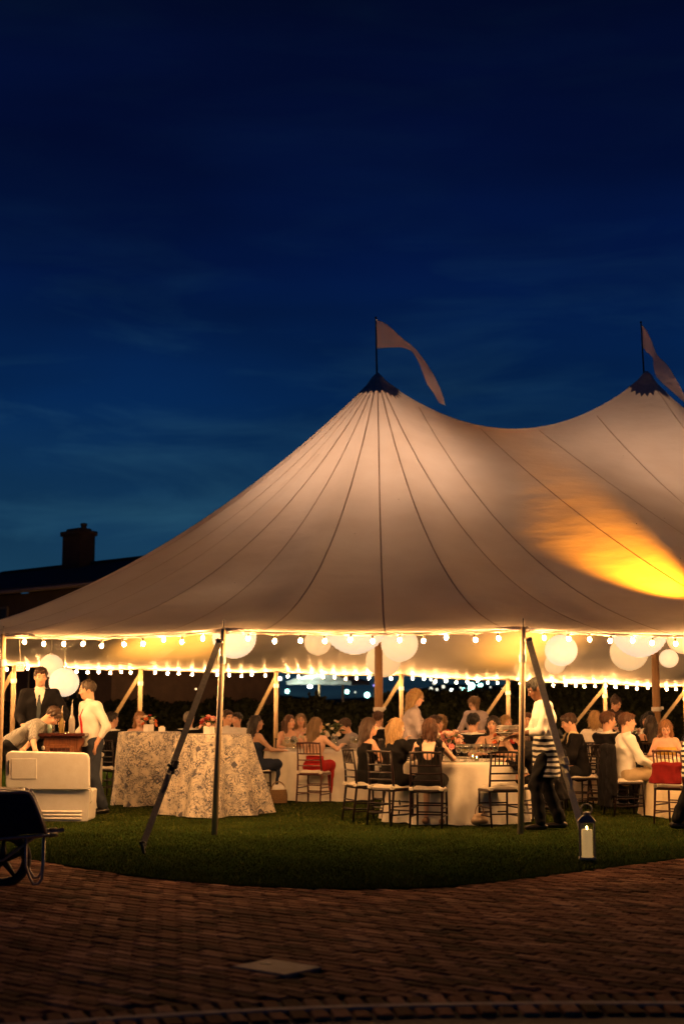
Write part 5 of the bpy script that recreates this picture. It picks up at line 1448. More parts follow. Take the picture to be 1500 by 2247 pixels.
def stripe_mat():
    m = bpy.data.materials.new('striped_apron'); m.use_nodes = True; nt = m.node_tree; b = nt.nodes['Principled BSDF']; b.inputs['Roughness'].default_value = .85
    tcn = N(nt, 'ShaderNodeTexCoord'); sp = N(nt, 'ShaderNodeSeparateXYZ'); nt.links.new(tcn.outputs['Object'], sp.inputs[0])
    nz_ = N(nt, 'ShaderNodeTexNoise'); nz_.inputs['Scale'].default_value = 5; nt.links.new(tcn.outputs['Object'], nz_.inputs['Vector'])
    ma = N(nt, 'ShaderNodeMath', operation='MULTIPLY_ADD'); ma.inputs[1].default_value = .05; nt.links.new(nz_.outputs['Fac'], ma.inputs[0]); nt.links.new(sp.outputs['Z'], ma.inputs[2])
    mm_ = N(nt, 'ShaderNodeMath', operation='MULTIPLY'); mm_.inputs[1].default_value = 15.5; nt.links.new(ma.outputs[0], mm_.inputs[0])
    fr = N(nt, 'ShaderNodeMath', operation='FRACT'); nt.links.new(mm_.outputs[0], fr.inputs[0]); gt = N(nt, 'ShaderNodeMath', operation='GREATER_THAN'); gt.inputs[1].default_value = .5; nt.links.new(fr.outputs[0], gt.inputs[0])
    mix = N(nt, 'ShaderNodeMixRGB'); mix.inputs[1].default_value = (.76, .72, .62, 1); mix.inputs[2].default_value = (.018, .018, .024, 1); nt.links.new(gt.outputs[0], mix.inputs[0]); nt.links.new(mix.outputs[0], b.inputs['Base Color'])
    return m
m_stripe = stripe_mat()
def gingham():
    m = bpy.data.materials.new('gingham_shirt'); m.use_nodes = True; nt = m.node_tree; b = nt.nodes['Principled BSDF']; b.inputs['Roughness'].default_value = .85
    tcn = N(nt, 'ShaderNodeTexCoord'); ck = N(nt, 'ShaderNodeTexChecker'); ck.inputs['Scale'].default_value = 95; ck.inputs[1].default_value = (.40, .38, .33, 1); ck.inputs[2].default_value = (.10, .11, .12, 1)
    nt.links.new(tcn.outputs['Object'], ck.inputs['Vector']); nt.links.new(ck.outputs[0], b.inputs['Base Color']); return m
m_gingham = gingham()
m_suit = cloth('black_suit', (.0065, .006, .0075), .7); m_navy = cloth('navy_dress', (.022, .030, .055), .75); m_red = cloth('red_dress', (.42, .020, .018), .75); m_blackd = cloth('black_dress', (.0055, .005, .0055), .7)
m_greyshirt = cloth('grey_shirt', (.30, .27, .27), .85); m_lilac = cloth('lilac_blouse', (.42, .36, .38), .85); m_yellow = cloth('yellow_dress', (.72, .46, .10), .6); m_khaki = cloth('khaki_trousers', (.42, .32, .19), .85)
m_dbrown = cloth('dark_blouse', (.05, .03, .025), .7); m_redtie = cloth('red_tie', (.50, .022, .016), .8); m_greytie = cloth('grey_tie', (.06, .075, .085), .8); m_grn = cloth('blue_trousers', (.040, .048, .068), .8)
m_cream = cloth('cream_dress', (.62, .50, .34), .85)
SH = lambda m=m_white_shirt, sl=1.9: dict(t='shirt', m=m, sl=sl)
SU = dict(t='suit', m=m_suit)

# ---- the bar corner
person('man in black suit and grey tie standing behind the bar', -4.28, 20.35, 172, H=1.90, z0=.16, hp=8, hy=-8, hair=('short', 'brown'), top=SU, tie=m_greytie, arms={1: (.20, .30, 1.08), -1: (-.34, .30, 1.12)}, build=1.04)
q = MB()
for k_ in range(4): q.bbox((0, -.24 + .16 * k_, .145), (1.0, .15, .03), .004)
for k_ in (-.42, .42): q.bbox((k_, 0, .065), (.08, .6, .13), .004)
tag(q.build('duckboard', m_side_pole, None, False, (-4.28, 20.4, 0)), 'low slatted wooden duckboard under the suited man', 'duckboard')
def whistle(root, d):
    q = MB(); p0 = d['chest'] + d['up'] * .12 + d['Fw'] * .14; q.lathe([(0, -.004), (.03, -.004), (.03, .004), (0, .004)], 14); o = q.build('medal', m_china, root, True, Vector(p0 + v3((.02, 0, -.18))), (R(90), 0, R(60)))
    q = MB(); q.tube([Vector(d['nb'] + d['Xa'] * .06), Vector(p0), Vector(p0 + v3((.02, 0, -.16)))], .005, 5); q.build('lanyard', m_dark_steel, root)
person('bartender in checked shirt bending over the white cooler', -4.50, 19.62, 97, H=1.78, lean=57, twist=8, hp=18, hup=(0, .55, .8), hair=('short', 'brown'), top=SH(m_gingham, 1.05), bottom=m_trouser, extra=whistle,
       arms={1: P(78, 1648, 18.98), -1: P(40, 1660, 19.1), 'hand1': (-.05, .35, -.75), 'lat1': (-.3, 1, 0)}, h=.0095)
def pocket(root, d): pass
person('man in white shirt and red tie with hand in pocket', -3.46, 19.95, -124, H=1.84, lean=4, hy=20, hp=10, hair=('receding', 'salt'), top=SH(m_white_shirt, 1.55), bottom=m_grn, tie=m_redtie, build=1.10,
       arms={-1: (-.25, .04, .96), 'hint-1': (-.7, -1, 0), 'hand-1': (.12, .25, -1), 1: (.24, .18, 1.0)}, legs={-1: (-.02, -.12, 0), 1: (.0, .10, 0)}, h=.0095)

t = empty('bar', (-3.82, 19.55, .03), 0, 'wooden bar with dark top and corbel beside the red-tied man', 'bar')
q = MB(); q.bbox((0, .55, .52), (.46, 1.1, 1.04), .008); q.build('cabinet', m_mahogany, t)
q = MB(); q.bbox((.03, .53, 1.075), (.64, 1.26, .045), .012); q.bbox((.02, .54, 1.045), (.58, 1.2, .03), .008); q.build('counter_top', m_bar_top, t)
q = MB(); q.prism([(.232, 1.03), (.32, 1.03), (.32, .98), (.30, .93), (.27, .90), (.262, .86), (.28, .83), (.262, .79), (.232, .78)], -.01, .09); q.build('corbel', m_mahogany, t)
for px_ in (-.0,):
    fr_ = MB()
    for a_, c_ in (((-.16, -.014, .52), (.05, .03, .80)), ((.16, -.014, .52), (.05, .03, .80)), ((0, -.014, .92), (.28, .03, .05)), ((0, -.014, .12), (.28, .03, .05))): fr_.bbox(a_, c_, .006)
    pn = fr_.build('panel_frame', m_mahogany, t)
    for k_ in range(5):
        q = MB(); q.bbox((-.108 + .054 * k_, -.005, .52), (.050, .012, .76), .004); q.build('panel_slat', m_bar_top, pn)
zb = .03 + 1.098
def bottle(x, y, label, prof, m, spout=True):
    t = empty('bottle', (x, y, zb), 0, label, 'bottle', None)
    q = MB(); q.lathe(prof, 14); q.build('glass_body', m, t, True); zz = prof[-1][1]
    q = MB(); q.lathe([(.013, 0), (.014, .02), (.008, .03), (.006, .06)], 8, (0, 0, zz - .004)); q.tube([(0, 0, zz + .05), (.004, 0, zz + .085), (.012, 0, zz + .10)], .005, 6); q.build('pour_spout', m_steel, t)
bottle(-3.80, 19.52, 'amber liquor bottle with pour spout on the bar', [(.036, 0), (.038, .01), (.038, .14), (.03, .17), (.015, .20), (.013, .27)], mat('amber_spirit', (.42, .30, .10), (.3, .2, .06), 5, .06, trans=.5, coat=.5))
bottle(-3.69, 19.66, 'clear liquor bottle with long neck on the bar', [(.042, 0), (.044, .01), (.044, .17), (.034, .21), (.016, .25), (.014, .35)], mat('clear_spirit', (.66, .62, .55), (.5, .46, .4), 5, .08, trans=.5, coat=.5))
t = empty('drink_can', (-3.955, 19.5, zb), 0, 'green and silver drink can on the bar', 'can')
q = MB(); q.lathe([(.026, 0), (.032, .008), (.032, .105), (.026, .118), (.024, .116), (0, .114)], 14); q.build('body', mat('can_paint', (.12, .30, .22), (.45, .48, .46), 30, .25, metal=.6), t, True)
q = MB(); q.bbox((0, -.005, .118), (.012, .022, .003), .001); q.build('ring_pull', m_steel, t)
t = empty('garnish_jar', (-3.99, 19.72, zb), 0, 'glass jar of lemon and lime wedges on the bar', 'jar')
q = MB(); q.lathe([(.05, 0), (.055, .01), (.055, .12), (.05, .12), (.048, .012), (0, .01)], 14, cap=False); q.build('jar', m_glass, t, True)
for k_ in range(9):
    q = MB(); q.sphere((0, 0, 0), (.02, .02, .014), 7, 5); q.build('wedge', mat('lemon', (.72, .55, .12), (.6, .45, .1), 9, .5) if k_ % 2 else mat('lime', (.22, .30, .05), (.15, .22, .04), 9, .5), t, True, (random.uniform(-.028, .028), random.uniform(-.028, .028), .03 + .013 * k_))
t = empty('storage_box', (-3.63, 20.95, .03), 0, 'white lidded box under the bar corbel', 'box')
q = MB(); q.bbox((0, 0, .36), (.26, .4, .72), .02); q.build('tub', m_plastic_white, t); q = MB(); q.bbox((0, 0, .755), (.29, .44, .07), .02); q.build('lid', m_plastic_white, t)

# ---- the open cooler
X0, X1, Yc = P(14, 1740, 18.72).x, P(198, 1740, 18.72).x, 18.72
cw_ = X1 - X0; xc = (X0 + X1) / 2
t = empty('cooler', (xc, Yc, .02), R(-1.5), 'long white ice cooler with its lid standing open', 'cooler')
q = MB(); q.prism([(-cw_ / 2 + .03, 0), (cw_ / 2 - .03, 0), (cw_ / 2 - .015, .02), (cw_ / 2, .38), (cw_ / 2 - .02, .40), (-cw_ / 2 + .02, .40), (-cw_ / 2, .38), (-cw_ / 2 + .015, .02)], 0, .47)
q.build('tub', m_plastic_white, t)
for k_ in range(3):
    q = MB(); q.tube([(-cw_ / 2 + .10, -.004, .035 + .043 * k_), (cw_ / 2 - .10, -.004, .035 + .043 * k_)], .015, 8); q.build('moulded_rib', m_plastic_white, t, True)
q = MB(); a_ = R(4)
prof = [(-cw_ / 2 + .05, 0), (cw_ / 2 - .02, 0), (cw_ / 2, .02), (cw_ / 2 - .005, .40), (cw_ / 2 - .03, .452), (cw_ / 2 - .08, .47), (-cw_ / 2 + .06, .49), (-cw_ / 2 + .02, .475), (-cw_ / 2, .44), (-cw_ / 2, .08), (-cw_ / 2 + .015, .02)]
q.prism(prof, -.045, .045)
lid = q.build('lid', m_plastic_white, t, False, (0, -.01, .405), (R(5), 0, 0))
bv = lid.modifiers.new('round', 'BEVEL'); bv.width = .028; bv.segments = 4
q = MB(); q.bbox((-cw_ / 2 + .24, -.047, .27), (.33, .010, .26), .004); q.build('moulded_panel', m_plastic_white, lid)
q = MB(); q.tube([(-cw_ / 2 + .045, -.05, .2), (-cw_ / 2 + .04, -.056, .3), (-cw_ / 2 + .042, -.05, .38)], .008, 6); q.build('lid_strap', m_dark_steel, lid)
for xx in (-cw_ / 2 + .27, cw_ / 2 - .26):
    q = MB(); q.bbox((xx, -.03, .40), (.07, .02, .03), .004); q.build('hinge', m_plastic_white, t)
q = MB(); q.tube([(cw_ / 2 - .01, .02, .44), (cw_ / 2 + .03, .02, .36), (cw_ / 2 + .025, .02, .26), (cw_ / 2 - .01, .05, .22)], .010, 6); q.build('side_handle', m_plastic_white, t)

# ---- wheelbarrow on the bricks
wb = G(77, 1946); Yw = wb.y
def WX(u, v, dy=0): p_ = P(u, v, Yw + dy); return (p_.x - wb.x, p_.z)
t = empty('wheelbarrow', (wb.x, Yw, 0), R(12), 'navy blue wheelbarrow standing on the brick paving', 'wheelbarrow')
m_tray = mat('navy_tray', (.014, .020, .048), (.009, .013, .032), 7, .75, .08, 60, spec=.1)
tr = [WX(101, 1830), WX(88, 1790), WX(75, 1756), WX(66, 1741), WX(52, 1738)] + [(-.75, WX(0, 1745)[1] + .01), (-1.05, WX(0, 1745)[1] + .03), (-.90, WX(0, 1830)[1] - .02), (-.80, WX(0, 1832)[1] - .03)]
dep = .55
vs = []; n_ = len(tr)
for yy, ins in ((-.02, .0), (dep, .0)):
    for x_, z_ in tr: vs.append((x_, yy + (.07 if yy < 0 else -.07) * (1 if z_ < .55 else 0), z_))
q = MB(); q.add(vs, [tuple(range(n_)), tuple(range(2 * n_ - 1, n_ - 1, -1))] + [(i, i + n_, (i + 1) % n_ + n_, (i + 1) % n_) for i in range(n_) if i not in (4, 5)])
q.build('tray', m_tray, t)
q = MB(); rim = [Vector((x_, -.02, z_)) for x_, z_ in tr[:7]]; q.tube(rim, .013, 8); rim2 = [Vector((x_, dep, z_)) for x_, z_ in tr[:7]]; q.tube(rim2, .013, 8); q.tube([rim[4], rim2[4]], .013, 8); q.tube([rim[6], rim2[6]], .013, 8); q.build('tray_rim', mat('rim_highlight', (.34, .30, .25), (.24, .21, .18), 9, .3, metal=.5), t, True)  # pale metal tone stands in for the lit highlight along the tray edge
m_tube = mat('barrow_tube', (.36, .33, .28), (.22, .20, .17), 9, .28, metal=.7)
for yy in (.02, dep - .04):
    x_, z_ = WX(112, 1835); q = MB(); q.tube([(-1.15, yy + .1 * (1 if yy < .3 else -1), z_ - .12), (-.5, yy, z_ - .03), (0, yy, z_), (x_, yy, z_ + .006)], .015, 8); hd = q.build('handle', m_tube, t, True)
    xg, zg = WX(127, 1834); q = MB(); q.tube([(x_ - .01, yy, z_ + .006), (xg, yy, zg + .004)], .019, 8); q.build('grip', mat('grip_tan', (.45, .33, .12), (.35, .25, .08), 9, .5), hd, True)
    a_, b_ = WX(58, 1838), WX(97, 1838); lo1, lo2 = WX(60, 1900), WX(95, 1905)
    q = MB(); q.tube([(a_[0], yy, a_[1]), (lo1[0] - .01, yy, lo1[1]), (WX(66, 1928)[0], yy, .07), (WX(74, 1943)[0], yy, .018), (WX(84, 1943)[0], yy, .018), (WX(92, 1930)[0], yy, .06), (lo2[0], yy, lo2[1]), (b_[0], yy, b_[1])], .012, 8); q.build('leg', m_tube, t, True)
wx, wz = WX(8, 1886); wr_ = .205; wy = dep * .5 - .1
wz = wr_ + .006
w_ = empty('wheel', (wx, wy, wz)); w_.parent = t
q = MB(); q.tube([(wr_ * math.cos(a_), 0, wr_ * math.sin(a_)) for a_ in np.linspace(0, 6.2832, 33)], .032, 10); q.build('tyre', mat('tyre_rubber', (.018, .017, .016), (.012, .011, .011), 20, .8), w_, True)
q = MB(); q.tube([(wr_ * .82 * math.cos(a_), 0, wr_ * .82 * math.sin(a_)) for a_ in np.linspace(0, 6.2832, 33)], .014, 8)
for k_ in range(5):
    a_ = k_ * 6.2832 / 5 + .3; q.tube([(0, 0, 0), (wr_ * .8 * math.cos(a_), 0, wr_ * .8 * math.sin(a_))], [.035, .016], 6)
q.tube([(0, -.06, 0), (0, .06, 0)], .035, 10); q.build('rim', m_dark_steel, w_, True)
q = MB()
for yy in (-.075, .075): q.tube([(-.1, yy, 0), (.0, yy, 0), (.25, yy, .18), (.5, yy, .24)], .012, 6)
q.build('axle_frame', m_tube, w_)
for k_, (dy_, dz_, rz_) in enumerate(((.10, .02, .05), (.28, .03, -.12), (.45, .025, .1))):
    q = MB(); q.bbox((0, 0, 0), (.9, .09, .03), .004); o = q.build('wood_plank', m_side_pole, None, False, (wb.x - .62, Yw + dy_, WX(0, 1742)[1] + dz_), (0, R(3), rz_)); tag(o, 'loose pale plank lying across the wheelbarrow tray', 'plank', 'planks on the wheelbarrow')

# ---- metal candle lantern on the grass
m_lanternmetal = mat('lantern_metal', (.36, .32, .25), (.24, .21, .17), 14, .35, .1, 60, metal=.3)
lp_ = G(1288, 1886, .03); t = empty('candle_lantern', lp_, R(-8), 'metal candle lantern with glass sides standing at the lawn edge', 'lantern')
w2, hh = .070, .33
q = MB(); q.bbox((0, 0, .012), (.165, .165, .024), .004)
for sx_ in (-1, 1):
    for sy_ in (-1, 1): q.bbox((sx_ * w2, sy_ * w2, hh / 2 + .02), (.014, .014, hh), .002)
for z_ in (hh + .025,):
    for s_ in (-1, 1): q.bbox((0, s_ * w2, z_), (.154, .014, .016), .002); q.bbox((s_ * w2, 0, z_), (.014, .154, .016), .002)
q.build('frame', m_lanternmetal, t)
for s_ in (-1, 1):
    q = MB(); q.bbox((0, s_ * w2, hh / 2 + .02), (.126, .004, hh - .02), .001); q.build('pane', m_glass, t)
    q = MB(); q.bbox((s_ * w2, 0, hh / 2 + .02), (.004, .126, hh - .02), .001); q.build('pane', m_glass, t)
q = MB(); q.add([(-.088, -.088, hh + .034), (.088, -.088, hh + .034), (.088, .088, hh + .034), (-.088, .088, hh + .034), (-.04, -.04, hh + .085), (.04, -.04, hh + .085), (.04, .04, hh + .085), (-.04, .04, hh + .085)], [(0, 1, 5, 4), (1, 2, 6, 5), (2, 3, 7, 6), (3, 0, 4, 7), (4, 5, 6, 7), (3, 2, 1, 0)]); q.lathe([(.036, 0), (.036, .03), (.02, .036)], 12, (0, 0, hh + .085)); q.build('roof', m_lanternmetal, t)
q = MB(); q.tube([(.052 * math.cos(a_), 0, hh + .145 + .052 * math.sin(a_)) for a_ in np.linspace(-1.2, 4.34, 17)], .007, 6); q.build('handle', m_lanternmetal, t, True)
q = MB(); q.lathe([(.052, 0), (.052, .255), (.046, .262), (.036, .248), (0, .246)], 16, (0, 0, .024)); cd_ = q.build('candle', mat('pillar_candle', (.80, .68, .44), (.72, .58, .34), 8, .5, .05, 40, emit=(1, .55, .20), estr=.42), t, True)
q = MB(); q.sphere((0, 0, .298), (.007, .007, .016), 8, 6); q.build('flame', m_flame, cd_, True)

# paper tag hanging from the eave
tg_ = P(45, 1463, 18.6); t = empty('paper_tag', tg_, 0, 'square paper tag hanging from the eave above the bar', 'tag')
q = MB(); q.bbox((0, 0, 0), (.105, .004, .115), .001); q.build('card', m_napkin, t); q = MB(); q.tube([(0, 0, .057), (-.02, .0, .38)], .002, 4); q.build('string', m_cable, t)
q = MB()
for dx_ in (-.022, .022):
    for z_ in (.028, .0): q.bbox((dx_, -.003, z_), (.032, .002, .006), .0005)
    q.bbox((dx_ + .014, -.003, .014), (.006, .002, .03), .0005); q.bbox((dx_ + (.014 if dx_ > 0 else -.014), -.003, -.012), (.006, .002, .026), .0005); q.bbox((dx_, -.003, -.025), (.032, .002, .006), .0005)
q.build('print', mat('tag_ink', (.30, .2, .12), rough=.8), t)

# ================================================================== guests
def dress(m, **kw): return dict(t='dress', m=m, **kw)
CH = 'dark banquet chair with ivory cushion '
# front table
person('woman in black open-back dress seated at the front table', 1.07, 17.78, 14, True, 1.66, False, lean=7, hy=-10, hair=('bob', 'auburn'), skin='fair', top=dress(m_blackd, back=True, low=.08, sw=.016), bottom=False,
       arms={1: (.10, .40, .90), -1: (-.10, .40, .90), 'hint1': (1, -.25, -.8), 'hint-1': (-1, -.25, -.8)}, chair_label=CH + 'under the woman in open-back dress')
person('blonde woman in black seen from behind at the front table', .62, 18.12, 42, True, 1.66, False, lean=9, hy=18, hair=('long', 'blonde'), skin='fair', top=dict(t='shirt', m=m_blackd, sl=.55), bottom=m_blackd,
       arms={1: (.20, .34, .95), -1: (-.10, .34, 1.0)}, chair_label=CH + 'under the blonde woman in black')
person('dark-haired woman in black top in profile at the front table', .30, 18.72, 70, True, 1.66, False, lean=5, hy=22, hair=('longer', 'brown'), skin='light', top=dict(t='tank', m=m_blackd), bottom=m_blackd, chair_label=CH + 'under the dark-haired woman in profile')
person('dark-haired woman in thin-strapped black top facing out of the front table', 2.10, 19.95, 196, True, 1.70, False, lean=4, hy=4, hair=('bob', 'dark'), skin='tan', top=dress(m_blackd, low=.13), bottom=False, build=1.12,
       arms={1: (.12, .38, .82), -1: (-.14, .36, .82), 'hint1': (1, -.2, -.6), 'hint-1': (-1, -.2, -.6)}, chair_label=CH + 'under the woman in thin-strapped top')
chair(1.93, 17.86, -16, CH + 'standing empty at the front table, holding a napkin')
napkin(1.95, 17.80, 'folded white napkin left on the empty chair', .545, 1.1, 3)
person('brown-haired guest in black hunched over beside the waiter', 2.52, 18.35, -62, True, 1.62, False, lean=24, hp=30, hair=('longer', 'brown'), skin='light', top=dict(t='shirt', m=m_suit, sl=1.9), bottom=m_suit, chair_label=CH + 'behind the waiter, under the hunched guest')
# table of the red dress
person('blonde girl in backless red dress turned on her chair', -.42, 22.15, 22, True, 1.58, False, lean=4, hy=38, hair=('long', 'dirty'), skin='fair', top=dress(m_red, low=.34, straps=False, len=1.9), bottom=False,
       arms={1: (.32, .32, .86), -1: (-.1, .36, .80)}, chair_label='red-brown banquet chair with ivory cushion under the girl in red', chair_kind='red', h=.012)
person('ponytailed woman in navy in profile behind the patterned table', -1.36, 22.65, 62, True, 1.66, False, hy=26, hair=('longer', 'dark'), skin='tan', top=dress(m_navy, low=.14, len=1.9), bottom=False, chair_label=CH + 'under the woman in navy', h=.012)
person('dark-haired woman in cream facing out of the red-dress table', -.90, 24.55, 165, True, 1.64, False, hy=-32, hair=('long', 'auburn'), skin='light', top=dress(m_cream, low=.14), bottom=False, h=.013)
person('man in grey shirt leaning across the red-dress table', .40, 24.15, -78, True, 1.74, True, lean=34, hy=12, hair=('short', 'brown'), top=SH(m_greyshirt, 1.9), h=.013, arms={-1: (-.12, .48, .98), 1: (.2, .5, .78)})
person('light-haired guest behind the girl in red', -.72, 25.1, 178, True, 1.70, False, hair=('mid', 'dirty'), top=dress(m_cream), bottom=False, h=.014)
# behind the patterned tables
person('guest in dark suit seated with back turned by the patterned table', -3.78, 23.6, 25, True, 1.76, True, hy=25, hair=('short', 'dark'), top=SU, chair_label=CH + 'under the dark-suited guest by the patterned table', h=.012)
person('strawberry blonde woman looking over the patterned table', -3.40, 24.2, 176, True, 1.80, False, hair=('long', 'strawberry'), skin='fair', top=dress(m_cream, low=.13), bottom=False, h=.012)
person('man in white shirt with cropped hair behind the pink roses', -1.96, 24.5, 120, True, 1.82, True, hy=20, hair=('short', 'brown'), h=.012)
person('second man in white shirt beside the cropped-haired one', -1.86, 25.6, 200, True, 1.72, True, hy=10, hair=('short', 'dark'), h=.014)
# waiting staff
def apron(root, d):
    prm = d['torso'](.030)[:1] + [cap(d['pel'] - v3((0, 0, .02)), d['pel'] - v3((0, 0, .34)), .150, .165, (1, 0, 0), 1.20, .04)]
    sdf_obj('apron', prm, m_stripe, root, d['h'], [d['plane'](d['pel'] + d['up'] * .13, d['up']), d['plane'](d['pel'] - v3((0, 0, .36)), (0, 0, -1))], .003)
pl_c = Vector((2.20, 17.05, 1.20))
person('waiter in white shirt and striped apron carrying plates', 2.46, 17.42, -94, H=1.84, lean=3, hp=26, hy=4, skin='brown', hair=('short', 'black'), top=SH(m_white_shirt, 1.45), extra=apron,
       arms={1: (.12, .36, 1.10), -1: (-.14, .34, 1.13), 'hint1': (.6, -1, -.5), 'hint-1': (-.6, -1, -.5)}, legs={-1: (.0, .12, 0), 1: (.02, -.17, 0)}, h=.0095)
fw_ = Vector((math.sin(R(-94)), math.cos(R(-94)), 0)); pc_ = Vector((2.46, 17.42, 0)) + fw_ * .48
for k_, (dz_, s_) in enumerate(((0, 1.0), (.052, 1.0), (.068, 1.0), (.084, 1.0))):
    plate(pc_.x + .01 * k_, pc_.y, 'white plate carried low in the hand of the waiter' if k_ == 0 else 'white plate in the stack carried by the waiter', 1.155 + dz_, s_)
person('blonde waitress in glasses and grey blouse standing at the table', .98, 20.35, 84, H=1.74, male=False, lean=3, hp=14, hy=12, hair=('mid', 'blonde'), skin='fair', glasses=True, top=dict(t='blouse', m=m_lilac, sl=1.5), arms={1: (.2, .32, 1.05), -1: (-.2, .3, 1.05)}, h=.011)
person('ponytailed waitress in lilac blouse bending away at a far table', 2.27, 24.3, -8, H=1.66, male=False, lean=9, hp=18, hy=-20, hair=('ponytail', 'dirty'), skin='fair', top=dict(t='blouse', m=m_lilac, sl=1.5), arms={1: (.2, .3, 1.0), -1: (-.2, .3, 1.0)}, h=.012)
person('waiter in grey shirt and striped apron walking past the red chair', 4.27, 17.45, 98, H=1.80, lean=9, top=SH(m_greyshirt, 1.1), hair=('short', 'brown'), extra=apron, arms={1: (.15, .30, 1.12), -1: (-.15, .26, 1.12)}, legs={-1: (0, .26, 0), 1: (0, -.24, 0)}, h=.011)
person('woman with piled-up hair standing far behind the suited men', 4.62, 24.6, 168, H=1.66, male=False, lean=6, hp=24, hy=-25, hair=('bun', 'brown'), top=dict(t='blouse', m=m_dbrown, sl=1.5), h=.013)
# middle table
person('man in dark suit with back turned at the middle table', 1.90, 20.95, 18, True, 1.74, True, hair=('short', 'black'), top=SU, h=.012, chair_label=CH + 'under the dark-suited man at the middle table')
person('guest in pink shirt facing out beyond the dark-suited man', 2.12, 23.1, 180, True, 1.72, True, hair=('short', 'dark'), top=SH(cloth('pink_shirt', (.62, .38, .32), .85)), h=.014)
person('bearded man in dark suit and yellow-lit shirt looking left', 3.42, 20.75, -96, True, 1.78, True, lean=10, hp=14, hy=10, hair=('short', 'brown'), top=dict(t='suit', m=m_suit, sm=cloth('yellow_lit_shirt', (.74, .62, .38), .9)), arms={1: (.16, .38, .86), -1: (-.14, .36, .90)}, chair_label=CH + 'under the bearded suited man', h=.011)  # yellow lamplight is put into the shirt colour
person('brown-haired guest beyond the carried plates', 2.95, 22.9, 190, True, 1.74, True, hair=('short', 'auburn'), top=SU, h=.014)
person('fair-haired guest at the middle table behind the slim pole', 2.62, 23.05, 150, True, 1.66, False, hair=('mid', 'blonde'), top=dress(m_cream), bottom=False, h=.014)
person('brown-haired guest beside the blonde waitress', 1.38, 21.4, 60, True, 1.66, True, hy=20, hair=('short', 'brown'), top=SU, h=.014)
# right-hand tables
person('young man in white shirt and khaki trousers seated in profile', 3.84, 19.62, 80, True, 1.78, True, lean=3, hy=12, hair=('short', 'auburn'), skin='light', top=SH(m_white_shirt, 1.9), bottom=m_khaki, arms={1: (.16, .36, .66), -1: (-.1, .40, .66)}, chair_label='dark banquet chair under the white-shirted young man, jacket on its back', h=.0105)
person('man in dark suit seated behind the white-shirted young man', 3.82, 20.75, 55, True, 1.80, True, hy=22, hair=('short', 'auburn'), top=SU, h=.012, chair_label=CH + 'behind the white-shirted young man')
person('grey-blonde guest in white seen from behind', 3.90, 22.2, 15, True, 1.84, False, hair=('bob', 'blonde'), top=dict(t='blouse', m=m_white_shirt, sl=1.6), h=.013)
person('dark-haired guest in white shirt with back turned at the candle table', 4.72, 23.7, 178, True, 1.70, True, hair=('short', 'black'), h=.014)
person('black-haired guest beside the candle table flowers', 5.02, 23.75, 190, True, 1.70, False, hair=('bob', 'black'), top=dict(t='blouse', m=m_white_shirt, sl=1.2), h=.014)
person('girl with long strawberry hair and yellow top looking down', 4.70, 20.92, 192, True, 1.58, False, lean=8, hp=24, hair=('long', 'strawberry'), skin='fair', top=dress(m_yellow, low=.13, straps=False), bottom=False, chair_label=CH + 'under the girl with strawberry hair', h=.011)
person('woman in yellow patterned dress beside the strawberry-haired girl', 5.22, 20.85, 205, True, 1.66, False, hair=('long', 'dark'), top=dict(t='blouse', m=cloth('yellow_pattern', (.70, .46, .10), .35, bscale=30), sl=.9), bottom=m_yellow, h=.013)
person('dark-haired woman behind the strawberry-haired girl', 4.72, 22.0, 10, True, 1.66, False, hair=('long', 'dark'), top=dress(m_blackd), bottom=False, h=.014)
chair(4.22, 18.30, 38, 'red-brown banquet chair with a red wrap hung over its back', 'red')

# more guests at the middle and far tables
person('man in black suit with sandy hair at the near side of the middle table', 2.98, 21.15, -30, True, 1.76, True, hy=-18, hair=('short', 'dirty'), top=SU, h=.013)
person('woman in black with dark bob turned away near the candle table', 4.28, 21.75, 12, True, 1.64, False, hair=('bob', 'dark'), top=dict(t='shirt', m=m_blackd, sl=1.2), bottom=m_blackd, h=.013)
person('man in black suit with auburn hair at the table behind the waitress', .62, 24.95, 25, True, 1.78, True, hair=('short', 'auburn'), top=SU, h=.014)
person('woman in deep red with blonde bob at a far table', 1.72, 24.98, -25, True, 1.66, False, hair=('bob', 'blonde'), top=dict(t='shirt', m=m_red, sl=.6), bottom=m_red, h=.014)
person('black-haired man in white shirt at the far right table', 5.35, 25.05, 28, True, 1.76, True, hair=('short', 'black'), h=.014)
person('grey-haired man in black suit at the far left table', -2.62, 24.62, 8, True, 1.76, True, hair=('short', 'grey'), top=SU, h=.014)
person('woman in navy with long brown hair at the far right table', 6.2, 25.2, -12, True, 1.66, False, hair=('long', 'brown'), top=dict(t='shirt', m=m_navy, sl=.6), bottom=m_navy, h=.014)

# garments hung on chairs
def hung(x, y, yaw, label, m, ztop, zlow, w, cat, name):
    t = empty(name, (x, y, .03), -R(yaw), label, cat)
    prm = [cap((-w, -.235, ztop - .03), (w, -.235, ztop - .03), .032, None, None, 1, .03), cap((-w * .9, -.25, ztop - .05), (-w * .8, -.30, zlow), .03, .05, (1, 0, 0), 1.6, .05), cap((w * .9, -.25, ztop - .05), (w * .8, -.30, zlow), .03, .05, (1, 0, 0), 1.6, .05), cap((0, -.25, ztop - .05), (0, -.29, zlow), .03, .05, (1, 0, 0), 2.4, .05)]
    sdf_obj('cloth', prm, m, t, .012, [lambda X, Y, Z: zlow - Z + 0 * X + 0 * Y], .006)
    if cat == 'jacket': sdf_obj('sleeve', [cap((w * 1.05, -.25, ztop - .05), (w * 1.15, -.24, zlow + .18), .05, .042, None, 1, .02)], m, t, .012, (), .004)
hung(3.84, 19.62, 80, 'black jacket hung over the chair of the white-shirted young man', m_suit, .95, .12, .19, 'jacket', 'jacket')
